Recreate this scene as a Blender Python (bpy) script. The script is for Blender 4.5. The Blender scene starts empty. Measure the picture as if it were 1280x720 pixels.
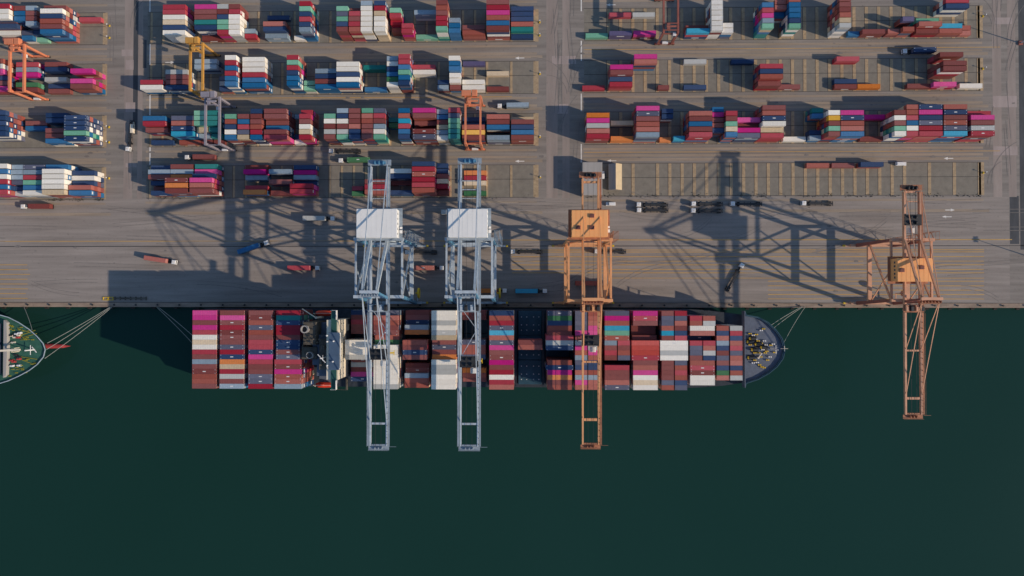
import bpy, bmesh, math, random, re
from mathutils import Vector, Matrix
random.seed(11)
C = bpy.context.scene.collection
sc = bpy.context.scene

# ------------------------------------------------------------------ camera model
F = 853.0; HC = 376.0
nad = Vector(((657-640)/F, -(372-360)/F, -1)).normalized()
q = nad.rotation_difference(Vector((0, 0, -1)))
R = Matrix.Rotation(0.0006, 3, 'Z') @ q.to_matrix()
cam = bpy.data.cameras.new('camera'); co = bpy.data.objects.new('camera', cam); C.objects.link(co)
co.matrix_world = Matrix.Translation((0, 0, HC)) @ R.to_4x4()
cam.sensor_width = 36; cam.lens = F/1280*36; cam.clip_start = 1; cam.clip_end = 9000
sc.camera = co
def W(px, py, z=0.0):
    d = R @ Vector(((px-640)/F, -(py-360)/F, -1))
    t = (z-HC)/d.z
    return Vector((d.x*t, d.y*t, z))
def WX(px, py, z=0.0): return W(px, py, z).x
def WY(px, py, z=0.0): return W(px, py, z).y

# ------------------------------------------------------------------ materials
MATS = {}
def mat(name, col, rough=.6, metal=0.0, noise=.12, scale=.35, spec=.4, streak=None, tint=False, bump=0.0, stain=0.0):
    if name in MATS: return MATS[name]
    m = bpy.data.materials.new(name); m.use_nodes = True; nt = m.node_tree; N = nt.nodes; L = nt.links
    b = N['Principled BSDF']
    b.inputs['Roughness'].default_value = rough; b.inputs['Metallic'].default_value = metal
    b.inputs['Specular IOR Level'].default_value = spec
    geo = N.new('ShaderNodeNewGeometry'); mp = N.new('ShaderNodeMapping'); L.new(geo.outputs['Position'], mp.inputs['Vector'])
    if streak: mp.inputs['Scale'].default_value = streak
    nz = N.new('ShaderNodeTexNoise'); nz.inputs['Scale'].default_value = scale; nz.inputs['Detail'].default_value = 7
    nz.inputs['Roughness'].default_value = .65
    L.new(mp.outputs['Vector'], nz.inputs['Vector'])
    mr = N.new('ShaderNodeMapRange'); mr.inputs['From Min'].default_value = .3; mr.inputs['From Max'].default_value = .7
    mr.inputs['To Min'].default_value = 1-noise; mr.inputs['To Max'].default_value = 1+noise
    L.new(nz.outputs['Fac'], mr.inputs['Value'])
    hs = N.new('ShaderNodeHueSaturation'); hs.inputs['Color'].default_value = (*col, 1)
    val = mr.outputs['Result']
    if tint:
        oi = N.new('ShaderNodeObjectInfo'); at = N.new('ShaderNodeAttribute'); at.attribute_name = 'tint'
        ad = N.new('ShaderNodeMath'); ad.operation = 'ADD'; L.new(oi.outputs['Random'], ad.inputs[0]); L.new(at.outputs['Fac'], ad.inputs[1])
        fr = N.new('ShaderNodeMath'); fr.operation = 'FRACT'; L.new(ad.outputs[0], fr.inputs[0])
        m2 = N.new('ShaderNodeMapRange'); m2.inputs['To Min'].default_value = .93 if min(col) > .4 else .8; m2.inputs['To Max'].default_value = 1.12 if min(col) > .4 else 1.18
        L.new(fr.outputs[0], m2.inputs['Value'])
        mu = N.new('ShaderNodeMath'); mu.operation = 'MULTIPLY'; L.new(val, mu.inputs[0]); L.new(m2.outputs['Result'], mu.inputs[1]); val = mu.outputs[0]
        m3 = N.new('ShaderNodeMapRange'); m3.inputs['To Min'].default_value = 1.02; m3.inputs['To Max'].default_value = .86
        L.new(fr.outputs[0], m3.inputs['Value']); L.new(m3.outputs['Result'], hs.inputs['Saturation'])
    L.new(val, hs.inputs['Value'])
    out = hs.outputs['Color']
    if stain > 0:
        n2 = N.new('ShaderNodeTexNoise'); n2.inputs['Scale'].default_value = .55; n2.inputs['Detail'].default_value = 9; n2.inputs['Roughness'].default_value = .75
        L.new(geo.outputs['Position'], n2.inputs['Vector'])
        r2 = N.new('ShaderNodeMapRange'); r2.inputs['From Min'].default_value = .56; r2.inputs['From Max'].default_value = .74
        r2.inputs['To Max'].default_value = stain; L.new(n2.outputs['Fac'], r2.inputs['Value'])
        mx = N.new('ShaderNodeMixRGB'); L.new(r2.outputs['Result'], mx.inputs['Fac']); L.new(out, mx.inputs['Color1'])
        mx.inputs['Color2'].default_value = (.11, .055, .035, 1) if tint or metal else (.05, .045, .042, 1)
        out = mx.outputs['Color']
    L.new(out, b.inputs['Base Color'])
    if bump > 0:
        bp = N.new('ShaderNodeBump'); bp.inputs['Strength'].default_value = bump; bp.inputs['Distance'].default_value = .1
        L.new(nz.outputs['Fac'], bp.inputs['Height']); L.new(bp.outputs['Normal'], b.inputs['Normal'])
    MATS[name] = m; return m

COL = {
 'M': ('magenta', (.62, .010, .24)), 'R': ('crimson red', (.42, .022, .045)), 'D': ('dark maroon', (.25, .062, .055)),
 'T': ('terracotta', (.41, .105, .075)), 'V': ('vermilion red', (.60, .075, .055)), 'O': ('orange', (.72, .21, .025)), 'W': ('white', (.84, .80, .71)),
 'w': ('light grey', (.48, .49, .47)), 'b': ('beige', (.66, .52, .34)), 'S': ('silver blue', (.27, .36, .44)),
 'G': ('slate grey', (.115, .125, .19)), 'N': ('navy blue', (.020, .056, .15)), 'B': ('bright blue', (.010, .145, .34)),
 'C': ('cyan', (.01, .36, .56)), 'E': ('teal', (.01, .22, .21)), 'g': ('mint green', (.17, .46, .31)),
 'K': ('dark green', (.05, .19, .075)), 'Y': ('yellow', (.78, .42, .01)), 'P': ('dull purple', (.10, .085, .19)), 'Z': ('white tank-frame', (.74, .72, .67)),
}
CM = {k: mat('paint_'+v[0].replace(' ', '_'), v[1], .55, 0, .06 if k in 'Ww' else .1, .9, .35, tint=True, stain=.12 if k in 'Ww' else .3) for k, v in COL.items()}
CK = list(COL)
m_mark = mat('white_lettering_paint', (.75, .75, .73), .6)
m_dark = mat('dark_steel', (.03, .032, .036), .6, noise=.3)
m_rubber = mat('tyre_rubber', (.02, .02, .02), .9)
m_glass = mat('window_glass', (.03, .05, .07), .1, spec=.8)
m_conc = mat('apron_concrete', (.285, .252, .228), .9, 0, .22, .11, .2, streak=(.16, 3.0, 1), bump=.1, stain=.45)
m_yard = mat('yard_asphalt', (.25, .225, .203), .9, 0, .24, .12, .2, streak=(.14, 2.6, 1), bump=.1, stain=.5)
m_droad = mat('dark_road_tone', (.075, .08, .088), .85, 0, .3, .12, .2, streak=(1.5, .4, 1), stain=.3)
m_slab = mat('slab_asphalt', (.225, .205, .172), .92, 0, .14, .3, .2, stain=.35)
m_beam = mat('footing_concrete', (.40, .30, .19), .9, 0, .25, .5, .2, stain=.55)
m_strip = mat('runway_concrete', (.32, .262, .205), .9, 0, .2, .2, .2, streak=(.15, 2, 1), stain=.4)
m_road = mat('road_concrete', (.31, .262, .235), .9, 0, .17, .08, .2, streak=(2.2, .3, 1), stain=.3)
m_pink = mat('pale_road_concrete', (.37, .31, .29), .9, 0, .16, .1, .2, streak=(2, .5, 1), stain=.25)
m_yel = mat('yellow_line_paint', (.50, .30, .09), .8, noise=.2, scale=.8, streak=(.12, 1, 1))
m_wht = mat('white_line_paint', (.72, .70, .66), .8, noise=.2)
m_rail = mat('rail_groove', (.035, .033, .035), .6)
m_cope = mat('quay_cope_concrete', (.30, .23, .18), .9, 0, .3, .25, .2, streak=(.4, 2, 1), stain=.6)
m_wall = mat('quay_wall_concrete', (.12, .11, .10), .9, 0, .3)
m_grey = mat('crane_pale_grey_blue', (.44, .51, .57), .45, 0, .2, .35, .5, stain=.3)
m_greyb = mat('crane_blue_grey', (.09, .25, .40), .5, 0, .2, .3, .5)
m_walk = mat('walkway_grating', (.26, .32, .38), .6, 0, .2)
m_walko = mat('orange_walkway_grating', (.36, .15, .08), .6, 0, .3)
m_house = mat('white_house_panel', (.82, .82, .80), .5, 0, .04, .2, .3)
m_or = mat('crane_orange', (.76, .37, .17), .5, 0, .14, .2, .4, stain=.25)
m_or2 = mat('crane_faded_orange', (.64, .33, .20), .55, 0, .18, .2, .4, stain=.3)
m_orh = mat('orange_house_panel', (.92, .43, .165), .55, 0, .05, .15, .3, stain=.1)
m_rtg = mat('gantry_orange', (.68, .235, .12), .5, 0, .14, .3, .4, stain=.2)
m_rtgy = mat('gantry_yellow', (.56, .29, .065), .5, 0, .2, .3, .4, stain=.3)
m_rtgg = mat('gantry_grey_violet', (.27, .25, .29), .5, 0, .2, .3, .4, stain=.3)
m_rtgd = mat('gantry_brown', (.30, .10, .075), .55, 0, .2, .3, .4, stain=.4)
m_yelp = mat('safety_yellow', (.75, .50, .03), .5)
m_white = mat('white_paint', (.78, .78, .77), .5, noise=.06)
m_red = mat('lifeboat_red', (.65, .05, .02), .45)
m_hull = mat('hull_navy', (.035, .05, .085), .5, noise=.3, stain=.3)
m_deck = mat('deck_slate_paint', (.105, .13, .18), .7, 0, .18, .35, .3, stain=.3)
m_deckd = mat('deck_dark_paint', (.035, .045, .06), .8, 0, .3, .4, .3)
m_hatch = mat('hatch_blue_paint', (.025, .075, .115), .6, 0, .2, .3, .3, stain=.3)
m_wheel = mat('monkey_island_blue', (.065, .11, .18), .6, 0, .15, .3)
m_wing = mat('bridge_wing_green', (.02, .085, .075), .6, 0, .2, .3)
m_fun = mat('funnel_soot_grey', (.10, .09, .075), .7, 0, .5, .4, .2, stain=.5)
m_cream = mat('cream_front_paint', (.76, .68, .54), .55, noise=.08, stain=.15)
m_gdeck = mat('deck_green_paint', (.035, .12, .085), .7, 0, .25, .4, .3, stain=.25)
m_olive = mat('fitting_olive_yellow', (.30, .28, .03), .6, 0, .3)
m_rope = mat('mooring_rope', (.30, .31, .28), .9)
m_bulb = mat('bulb_red_paint', (.42, .05, .05), .6, 0, .25, .5, stain=.3)
m_roof = mat('grey_sheet_roof', (.37, .35, .33), .7, 0, .1, .3, streak=(3, .2, 1))
m_roof_lit = mat('sunlit_sheet_roof', (.60, .47, .29), .7, 0, .1, .3)
m_bwall = mat('rendered_wall', (.33, .31, .29), .9)

# ------------------------------------------------------------------ mesh helpers
class MB:
    def __init__(s): s.v = []; s.f = []; s.mi = []
    def add(s, vs, fs, mi=0):
        o = len(s.v); s.v += [tuple(v) for v in vs]
        s.f += [tuple(i+o for i in f) for f in fs]; s.mi += [mi]*len(fs)
    def box(s, x0, x1, y0, y1, z0, z1, mi=0, bev=0.0):
        if x1 < x0: x0, x1 = x1, x0
        if y1 < y0: y0, y1 = y1, y0
        if bev <= 0:
            s.add([(x0,y0,z0),(x1,y0,z0),(x1,y1,z0),(x0,y1,z0),(x0,y0,z1),(x1,y0,z1),(x1,y1,z1),(x0,y1,z1)],
                  [(3,2,1,0),(4,5,6,7),(0,1,5,4),(1,2,6,5),(2,3,7,6),(3,0,4,7)], mi)
        else:
            b = bev
            s.add([(x0,y0,z0),(x1,y0,z0),(x1,y1,z0),(x0,y1,z0),(x0,y0,z1-b),(x1,y0,z1-b),(x1,y1,z1-b),(x0,y1,z1-b),
                   (x0+b,y0+b,z1),(x1-b,y0+b,z1),(x1-b,y1-b,z1),(x0+b,y1-b,z1)],
                  [(3,2,1,0),(8,9,10,11),(0,1,5,4),(1,2,6,5),(2,3,7,6),(3,0,4,7),(4,5,9,8),(5,6,10,9),(6,7,11,10),(7,4,8,11)], mi)
        return s
    def bar(s, a, b, w, h=None, mi=0, w2=None, h2=None):
        a = Vector(a); b = Vector(b); h = h or w; w2 = w2 or w; h2 = h2 or h
        d = (b-a).normalized(); up = Vector((0,0,1))
        if abs(d.z) > .95: up = Vector((0,1,0))
        r = d.cross(up).normalized(); u = r.cross(d).normalized()
        vs = []
        for p, ww, hh in ((a, w, h), (b, w2, h2)):
            for sx, sy in ((-1,-1),(1,-1),(1,1),(-1,1)): vs.append(p + r*ww/2*sx + u*hh/2*sy)
        s.add(vs, [(3,2,1,0),(4,5,6,7),(0,1,5,4),(1,2,6,5),(2,3,7,6),(3,0,4,7)], mi); return s
    def tube(s, a, b, r, n=8, mi=0, r2=None):
        a = Vector(a); b = Vector(b); r2 = r if r2 is None else r2
        d = (b-a).normalized(); up = Vector((0,0,1)) if abs(d.z) < .95 else Vector((0,1,0))
        x = d.cross(up).normalized(); y = x.cross(d)
        vs = [a+(x*math.cos(t)+y*math.sin(t))*r for t in [2*math.pi*i/n for i in range(n)]]
        vs += [b+(x*math.cos(t)+y*math.sin(t))*r2 for t in [2*math.pi*i/n for i in range(n)]]
        fs = [(i, (i+1)%n, n+(i+1)%n, n+i) for i in range(n)] + [tuple(range(n-1,-1,-1)), tuple(range(n,2*n))]
        s.add(vs, fs, mi); return s
    def prism(s, pts, z0, z1, mi=0, top=None):
        top = top or pts; n = len(pts)
        vs = [(p[0],p[1],z0) for p in pts]+[(p[0],p[1],z1) for p in top]
        s.add(vs, [(i,(i+1)%n,n+(i+1)%n,n+i) for i in range(n)]+[tuple(range(n-1,-1,-1)), tuple(range(n,2*n))], mi); return s
    def quad(s, x0, x1, y0, y1, z, mi=0):
        s.add([(x0,y0,z),(x1,y0,z),(x1,y1,z),(x0,y1,z)], [(0,1,2,3)], mi); return s
    def mesh(s, name, mats, off=(0,0,0)):
        me = bpy.data.meshes.new(name)
        o = Vector(off)
        me.from_pydata([tuple(Vector(v)-o) for v in s.v], [], s.f)
        for m in (mats if isinstance(mats, (list, tuple)) else [mats]): me.materials.append(m)
        me.polygons.foreach_set('material_index', s.mi); me.update(); return me

def empty(name, loc, label, cat, group=None, rz=0):
    o = bpy.data.objects.new(name, None); C.objects.link(o); o.location = loc; o.rotation_euler = (0,0,rz)
    o.empty_display_size = 1
    o['label'] = label; o['category'] = cat
    if group: o['group'] = group
    return o
def wpos(o):
    p = Vector((0,0,0))
    while o: p += o.location; o = o.parent
    return p
def part(name, mb, mats, parent, world=True, label=None):
    """mesh given in world coordinates (world=True) or in the parent's own space"""
    off = wpos(parent) if world else (0,0,0)
    o = bpy.data.objects.new(name, mb.mesh(name, mats, off)); C.objects.link(o); o.parent = parent
    if label: o['label'] = label
    return o
def single(name, mb, mats, label, cat, group=None, loc=None):
    loc = Vector(loc) if loc is not None else Vector((0,0,0))
    o = bpy.data.objects.new(name, mb.mesh(name, mats, loc)); C.objects.link(o); o.location = loc
    o['label'] = label; o['category'] = cat
    if group: o['group'] = group
    return o
def struct(name, mb, mats):
    o = bpy.data.objects.new(name, mb.mesh(name, mats)); C.objects.link(o); o['kind'] = 'structure'; return o
def copy_tree(o, parent=None):
    c = o.copy(); C.objects.link(c); c.parent = parent
    for ch in list(o.children): copy_tree(ch, c)
    return c

# ------------------------------------------------------------------ ground
ORD = ['zeroth','first','second','third','fourth','fifth','sixth','seventh','eighth','ninth','tenth','eleventh','twelfth','thirteenth',
       'fourteenth','fifteenth','sixteenth','seventeenth','eighteenth','nineteenth','twentieth','twenty-first','twenty-second','twenty-third','twenty-fourth']
QY = WY(640, 384.2)                      # quay edge
WZ = -3.4                                # water level
g = MB()
# one sheet, split fine enough for the terrain to keep a real edge on the quay
g.add([(-3500, QY+2.4, 0), (3500, QY+2.4, 0), (3500, 4000, 0), (-3500, 4000, 0)], [(0,1,2,3)])
struct('ground', g, m_yard)
g = MB(); y1 = WY(900, 246.5)
g.quad(-700, WX(1262, 320), WY(640, 378.9)+.9, y1, .004); struct('quay_apron', g, m_conc)
g = MB(); g.box(-3500, 3500, QY, QY+2.4, -.5, .12, 0); g.box(-3500, 3500, QY, QY+2.4, -25, -.5, 1)
struct('quay_edge', g, [m_cope, m_wall])
g = MB()
for py in (307.6, 378.6):
    y = WY(640, py)
    g.quad(-700, 700, y-.2, y+.2, .010)
struct('crane_rail', g, m_rail)
# water
wm = bpy.data.materials.new('harbour_water'); wm.use_nodes = True; nt = wm.node_tree; b = nt.nodes['Principled BSDF']
geo = nt.nodes.new('ShaderNodeNewGeometry')
n1 = nt.nodes.new('ShaderNodeTexNoise'); n1.inputs['Scale'].default_value = .0035; n1.inputs['Detail'].default_value = 3
nt.links.new(geo.outputs['Position'], n1.inputs['Vector'])
cr = nt.nodes.new('ShaderNodeValToRGB'); cr.color_ramp.elements[0].position = .3; cr.color_ramp.elements[1].position = .7
cr.color_ramp.elements[0].color = (.0085, .038, .029, 1); cr.color_ramp.elements[1].color = (.0115, .045, .037, 1)
nt.links.new(n1.outputs['Fac'], cr.inputs['Fac']); nt.links.new(cr.outputs['Color'], b.inputs['Base Color'])
b.inputs['Roughness'].default_value = .16; b.inputs['Specular IOR Level'].default_value = .3; b.inputs['IOR'].default_value = 1.33
n2 = nt.nodes.new('ShaderNodeTexNoise'); n2.inputs['Scale'].default_value = .35; n2.inputs['Detail'].default_value = 6
nt.links.new(geo.outputs['Position'], n2.inputs['Vector'])
bp = nt.nodes.new('ShaderNodeBump'); bp.inputs['Strength'].default_value = .06; bp.inputs['Distance'].default_value = .2
nt.links.new(n2.outputs['Fac'], bp.inputs['Height']); nt.links.new(bp.outputs['Normal'], b.inputs['Normal'])
g = MB(); g.add([(-3500,-4000,WZ),(3500,-4000,WZ),(3500,QY+.5,WZ),(-3500,QY+.5,WZ)], [(0,1,2,3)]); struct('water', g, wm)

# yard rows: base (south) line, px at x=900
ROWPX = {'left': (100, {'A': 54.6, 'B': 118.6, 'C': 183.3, 'D': 247.8}), 'middle': (430, {'A': 52.2, 'B': 116.8, 'C': 181.6, 'D': 245.8}),
         'right': (1000, {'A': 48.0, 'B': 113.2, 'C': 178.3, 'D': 243.0})}
ROWB = {'A': 49.3, 'B': 114.0, 'C': 179.3, 'D': 243.2}
LP = 2.80
ROWY = {(b_, r_): WY(px_, d_[r_]) for b_, (px_, d_) in ROWPX.items() for r_ in 'ABCD'}
def lane_y(row, blk, i): return ROWY[blk, row] + (6-i)*LP + 1.35       # centre of lane i (1 = north .. 6 = quay side)
XB = {'left': (-360, WX(131, 120)), 'middle': (WX(183, 240), WX(669, 120)), 'right': (WX(730, 120), WX(1226, 120))}
slab = MB(); beams = MB(); strips = MB(); dashes = MB()
p20 = (WX(1130.8, 223)-WX(822, 223))/20.0
x0r = WX(822, 223)
def grid_right(k): return x0r + k*p20
x0m = WX(669.5, 223)
for row in 'ABCD':
    for blk, (xa, xb) in XB.items():
        y0 = ROWY[blk, row]-.6; y1 = ROWY[blk, row]+6*LP+.6
        slab.quad(xa, xb, y0, y1, .008)
        strips.quad(xa-.5, xb+1, y0-3.1, y0-1.9, .012)
        strips.quad(xa-.5, xb+1, y1+3.6, y1+4.9, .012)
        strips.quad(xa-.5, xb+4, y0-9.2, y0-7.6, .012)
        # slab joints
        for yy in (y0, y1, y0+(y1-y0)*.56):
            dashes.quad(xa, xb, yy-.12, yy+.12, .020)
    ks = range(-4, 27); y0 = ROWY['right', row]-.6; y1 = ROWY['right', row]+6*LP+.6
    for k in ks:
        x = grid_right(k)
        if row == 'D' and k in (-1, 21, 23, 25, -3, -4): continue
        if x < XB['right'][0]: continue
        if x > XB['right'][1]-1: continue
        beams.quad(x-.85, x+.85, y0+.2, y1-.2, .014); dashes.quad(x-1.12, x-.87, y0+.2, y1-.2, .020)
    beams.quad(XB['right'][1]-1.4, XB['right'][1]+1.4, y0, y1, .014)
    y0 = ROWY['middle', row]-.6; y1 = ROWY['middle', row]+6*LP+.6
    for k in range(1, 34):
        x = x0m - k*p20
        if x < XB['middle'][0]: break
        if k in (1, 3): continue
        beams.quad(x-.65, x+.65, y0+.2, y1-.2, .014); dashes.quad(x-.9, x-.67, y0+.2, y1-.2, .020)
    beams.quad(x0m-1.2, x0m+1.6, y0, y1, .014)
    y0 = ROWY['left', row]-.6; y1 = ROWY['left', row]+6*LP+.6
    xl = XB['left'][1]; beams.quad(xl-1.4, xl+1.2, y0, y1, .014)
struct('yard_slab', slab, m_slab); struct('concrete_beam_paving', beams, m_beam)
struct('gantry_runway', strips, m_strip); struct('paving_joint', dashes, m_rail)
# cross roads and pale lanes
g = MB()
yt = 400; yb = WY(900, 247)
for xa, xb in ((155, 166), (172, 178), (683, 697), (703, 712), (1241, 1252), (1260, 1270)):
    g.quad(WX(xa, 150), WX(xb, 150), yb, yt, .012)
struct('cross_road', g, m_road)
g = MB()
for px, pw, py, ph in ((157, 10, 75, 12), (157, 12, 128, 12), (157, 14, 204, 5), (1241, 30, 120, 14), (1242, 30, 183, 11), (690, 30, 70, 10), (152, 14, 62, 8), (1243, 22, 22, 8), (696, 14, 130, 12)):
    a = W(px, py); b_ = W(px+pw, py+ph); g.quad(a.x, b_.x, b_.y, a.y, .016)
struct('pale_road_patch', g, m_pink)
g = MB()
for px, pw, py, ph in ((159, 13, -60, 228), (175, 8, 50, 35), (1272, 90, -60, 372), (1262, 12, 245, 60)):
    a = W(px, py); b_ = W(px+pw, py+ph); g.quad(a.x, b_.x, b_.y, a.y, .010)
struct('dark_road_strip', g, m_droad)  # darker strips laid flat over the road surface
# painted lines
g = MB()
for py, xa, xb, wd in ((299.8,560,1265,.45),(312.4,640,1230,.4),(315,640,1230,.4),(320.8,640,1230,.4),(326.5,640,1230,.32),(331,640,1230,.4),
        (336.8,640,1230,.4),(341,640,1230,.4),(347.6,760,1230,.3),(351.4,960,1230,.4),(357.2,960,1230,.4),(362.5,960,1230,.4),(368,960,1230,.4),(373.5,960,1230,.32)):
    g.quad(WX(xa, py), WX(xb, py), WY(900, py)-wd/2, WY(900, py)+wd/2, .014)
for py in (301.6, 331, 337, 343, 349, 355, 361, 367, 373):
    g.quad(-420, WX(random.uniform(31, 38) if py > 310 else 560, py), WY(100, py)-.2, WY(100, py)+.2, .018)
for py, xa, xb in ((60.5,730,1250),(189.5,730,1250),(122,190,640)):
    g.quad(WX(xa, py), WX(xb, py), WY((xa+xb)/2, py)-.16, WY((xa+xb)/2, py)+.16, .018)
struct('yellow_lane_line', g, m_yel)
g = MB()
for px, ya, yb_ in ((726.6,-5,14),(726.6,51,76),(726.6,117,139),(726.6,180,203),(187.5,-5,15),(187.5,55,81),(187.5,119,144),(187.5,184,206)):
    x = WX(px, (ya+yb_)/2); g.quad(x-.32, x+.32, WY(px, yb_), WY(px, ya), .022)
# tyre marks and oil stains worn into the paving
tm = MB(); random.seed(21)
def tyre(x, y, ang, curv, L_, w):
    prev = None; n = 14
    for i in range(n+1):
        t = i/n; a_ = ang+curv*t; 
        if i: x += math.cos(a_)*L_/n; y += math.sin(a_)*L_/n
        q0 = (x-math.sin(a_)*w/2, y+math.cos(a_)*w/2, ZT[0]); q1 = (x+math.sin(a_)*w/2, y-math.cos(a_)*w/2, ZT[0])
        if prev: tm.add([prev[1], q1, q0, prev[0]], [(0,1,2,3)])
        prev = (q0, q1)
ZT = [.026]
for i in range(80):
    px = random.uniform(0, 1240); py = random.uniform(250, 372); p = W(px, py)
    a_ = random.choice((0, math.pi))+random.gauss(0, .05); c_ = random.gauss(0, .35) if random.random() < .4 else 0
    L_ = random.uniform(12, 60); ZT[0] += .0003
    for off in (-1, 1): tyre(p.x-off*math.sin(a_)*.95, p.y+off*math.cos(a_)*.95, a_, c_, L_, random.uniform(.16, .32))
for i in range(24):
    px = random.choice((150, 700, 1250))+random.uniform(-16, 18); p = W(px, random.uniform(0, 240)); ZT[0] += .0003
    a_ = math.pi/2+random.gauss(0, .08); c_ = random.choice((0, 0, random.gauss(0, 1.2)))
    for off in (-1, 1): tyre(p.x-off*math.sin(a_)*.95, p.y+off*math.cos(a_)*.95, a_, c_, random.uniform(10, 40), .25)
for i in range(90):
    p = W(random.uniform(0, 1270), random.choice((random.uniform(250, 374), random.uniform(54, 68), random.uniform(119, 132), random.uniform(184, 200)))); r = random.uniform(.25, .9); ZT[0] += .0003
    n_ = 9; tm.add([(p.x+r*random.uniform(.6, 1.3)*2*math.cos(k*2*math.pi/n_), p.y+r*random.uniform(.6, 1.1)*math.sin(k*2*math.pi/n_), ZT[0]) for k in range(n_)], [tuple(range(n_))])
struct('tyre_mark', tm, mat('tyre_mark_stain', (.20, .182, .17), .85, 0, .25, .6, .25))
# arrows on the roads (pointing left or right)
def arrow(px, py, sgn):
    c = W(px, py); x, y = c.x, c.y
    g.add([(x-2.4*sgn, y-.22, .024), (x+.6*sgn, y-.22, .024), (x+.6*sgn, y+.22, .024), (x-2.4*sgn, y+.22, .024)], [(0,1,2,3)] if sgn > 0 else [(3,2,1,0)])
    g.add([(x+.6*sgn, y-.8, .024), (x+2.8*sgn, y, .024), (x+.6*sgn, y+.8, .024)], [(0,1,2)] if sgn > 0 else [(2,1,0)])
for px, py, s_ in ((650,72.5,-1),(650,201.5,-1),(764,6,-1),(765,201,-1),(1184,1.5,-1),(1186,67,-1),(1186,198,-1),(1187,262.5,1),(1184,271,-1),(212,78,1)):
    arrow(px, py, s_)
struct('white_lane_line', g, m_wht)

# weeds and litter along the quay-side edge of the slabs
g = MB(); random.seed(3)
for blk, (xa, xb) in XB.items():
    y0 = ROWY[blk, 'D']-.9
    for i in range(900 if blk == 'right' else 350):
        x = random.uniform(max(xa, -270), xb); c_ = (math.sin(x*.21)+math.sin(x*.53+2)+1.2)
        if random.random()*2.4 > c_: continue
        y = y0+abs(random.gauss(0, 1.0))-.6; r = random.uniform(.1, .32); h = random.uniform(.1, .45); t = random.uniform(0, 3.1)
        dx, dy = r*math.cos(t), r*math.sin(t)
        g.add([(x-dx, y-dy, .02), (x+dx, y+dy, .02), (x+dx*.6+.1, y+dy*.6, h), (x-dx*.6+.1, y-dy*.6, h)], [(0,1,2,3)])
        g.add([(x-dy, y+dx, .02), (x+dy, y-dx, .02), (x+.15, y, h)], [(0,1,2)])
o = bpy.data.objects.new('weeds', g.mesh('weeds', mat('weed_green', (.055, .065, .03), .9, 0, .4, 1.0))); C.objects.link(o)
o['label'] = 'low dark weeds growing along the quay-side edge of the slabs'; o['category'] = 'weeds'; o['kind'] = 'stuff'

# ------------------------------------------------------------------ containers
CW = 2.44
def container_mb(L_, H_, mark, seed=0):
    """hi-detail container centred on its base: body, corrugated sides, roof ribs, castings, door bars"""
    m = MB(); hx = L_/2; hy = CW/2
    n = int(L_/.56); pitch = (L_-.4)/n; x = -hx+.2
    def wall(sy):
        vs = []; 
        for i in range(n):
            a = x+i*pitch
            for dx, dy in ((0, -.03), (pitch*.35, -.03), (pitch*.5, -.075), (pitch*.85, -.075)):
                vs.append((a+dx, sy*(hy+dy)))
        vs.append((hx-.2, sy*(hy-.03)))
        V = [(p[0], p[1], .16) for p in vs]+[(p[0], p[1], H_-.12) for p in vs]; k = len(vs)
        m.add(V, [((i, i+1, k+i+1, k+i) if sy < 0 else (i+1, i, k+i, k+i+1)) for i in range(k-1)])
    wall(-1); wall(1)
    m.box(-hx+.19, hx-.19, -hy+.09, hy-.09, .05, H_-.045)                      # roof / core
    for i in range(int(L_/.9)):
        a = -hx+.5+i*.9
        if a < hx-.5: m.box(a, a+.45, -hy+.2, hy-.2, H_-.046, H_-.018)
    for sy in (-1, 1):
        m.box(-hx, hx, sy*hy, sy*(hy-.1), 0, .16); m.box(-hx+.17, hx-.17, sy*hy, sy*(hy-.085), H_-.12, H_-.004)
    for sx in (-1, 1):
        for sy in (-1, 1):
            m.box(sx*hx, sx*(hx-.18), sy*hy, sy*(hy-.16), .161, H_-.001)
        m.box(sx*(hx-.01), sx*(hx-.17), -hy+.16, hy-.16, H_-.14, H_-.008)
        m.box(sx*(hx-.01), sx*(hx-.17), -hy+.16, hy-.16, .01, .18)
    for yy in (-.75, -.3, .3, .75):
        m.bar((hx-.13, yy, .2), (hx-.13, yy, H_-.15), .05, mi=1)
    if mark == 'Z':
        m.box(-1.2, 1.0, -.62, .3, H_-.017, H_-.012, mi=1); m.box(1.5, 2.1, -.8, .6, H_-.017, H_-.012, mi=1)
    elif mark:
        m.box(-.75, .75, -.22, .22, H_-.017, H_-.013, mi=1)
    for sx in (-1, 1):
        for sy in (-.85, .85): m.box(sx*(hx-.55)-.15, sx*(hx-.55)+.15, sy-.12, sy+.12, H_-.017, H_-.013, mi=1 if mark else 0)
    return m
PROTO = {}
def cmesh(col, kind, mark):
    k = (col, kind, mark)
    if k not in PROTO:
        L_ = {'4': 12.19, '2': 6.06, '5': 13.72}[kind]
        PROTO[k] = container_mb(L_, 2.89, mark).mesh('container_%s' % kind, [CM[col], m_dark if col == 'Z' else m_mark])
    return PROTO[k]

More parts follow.
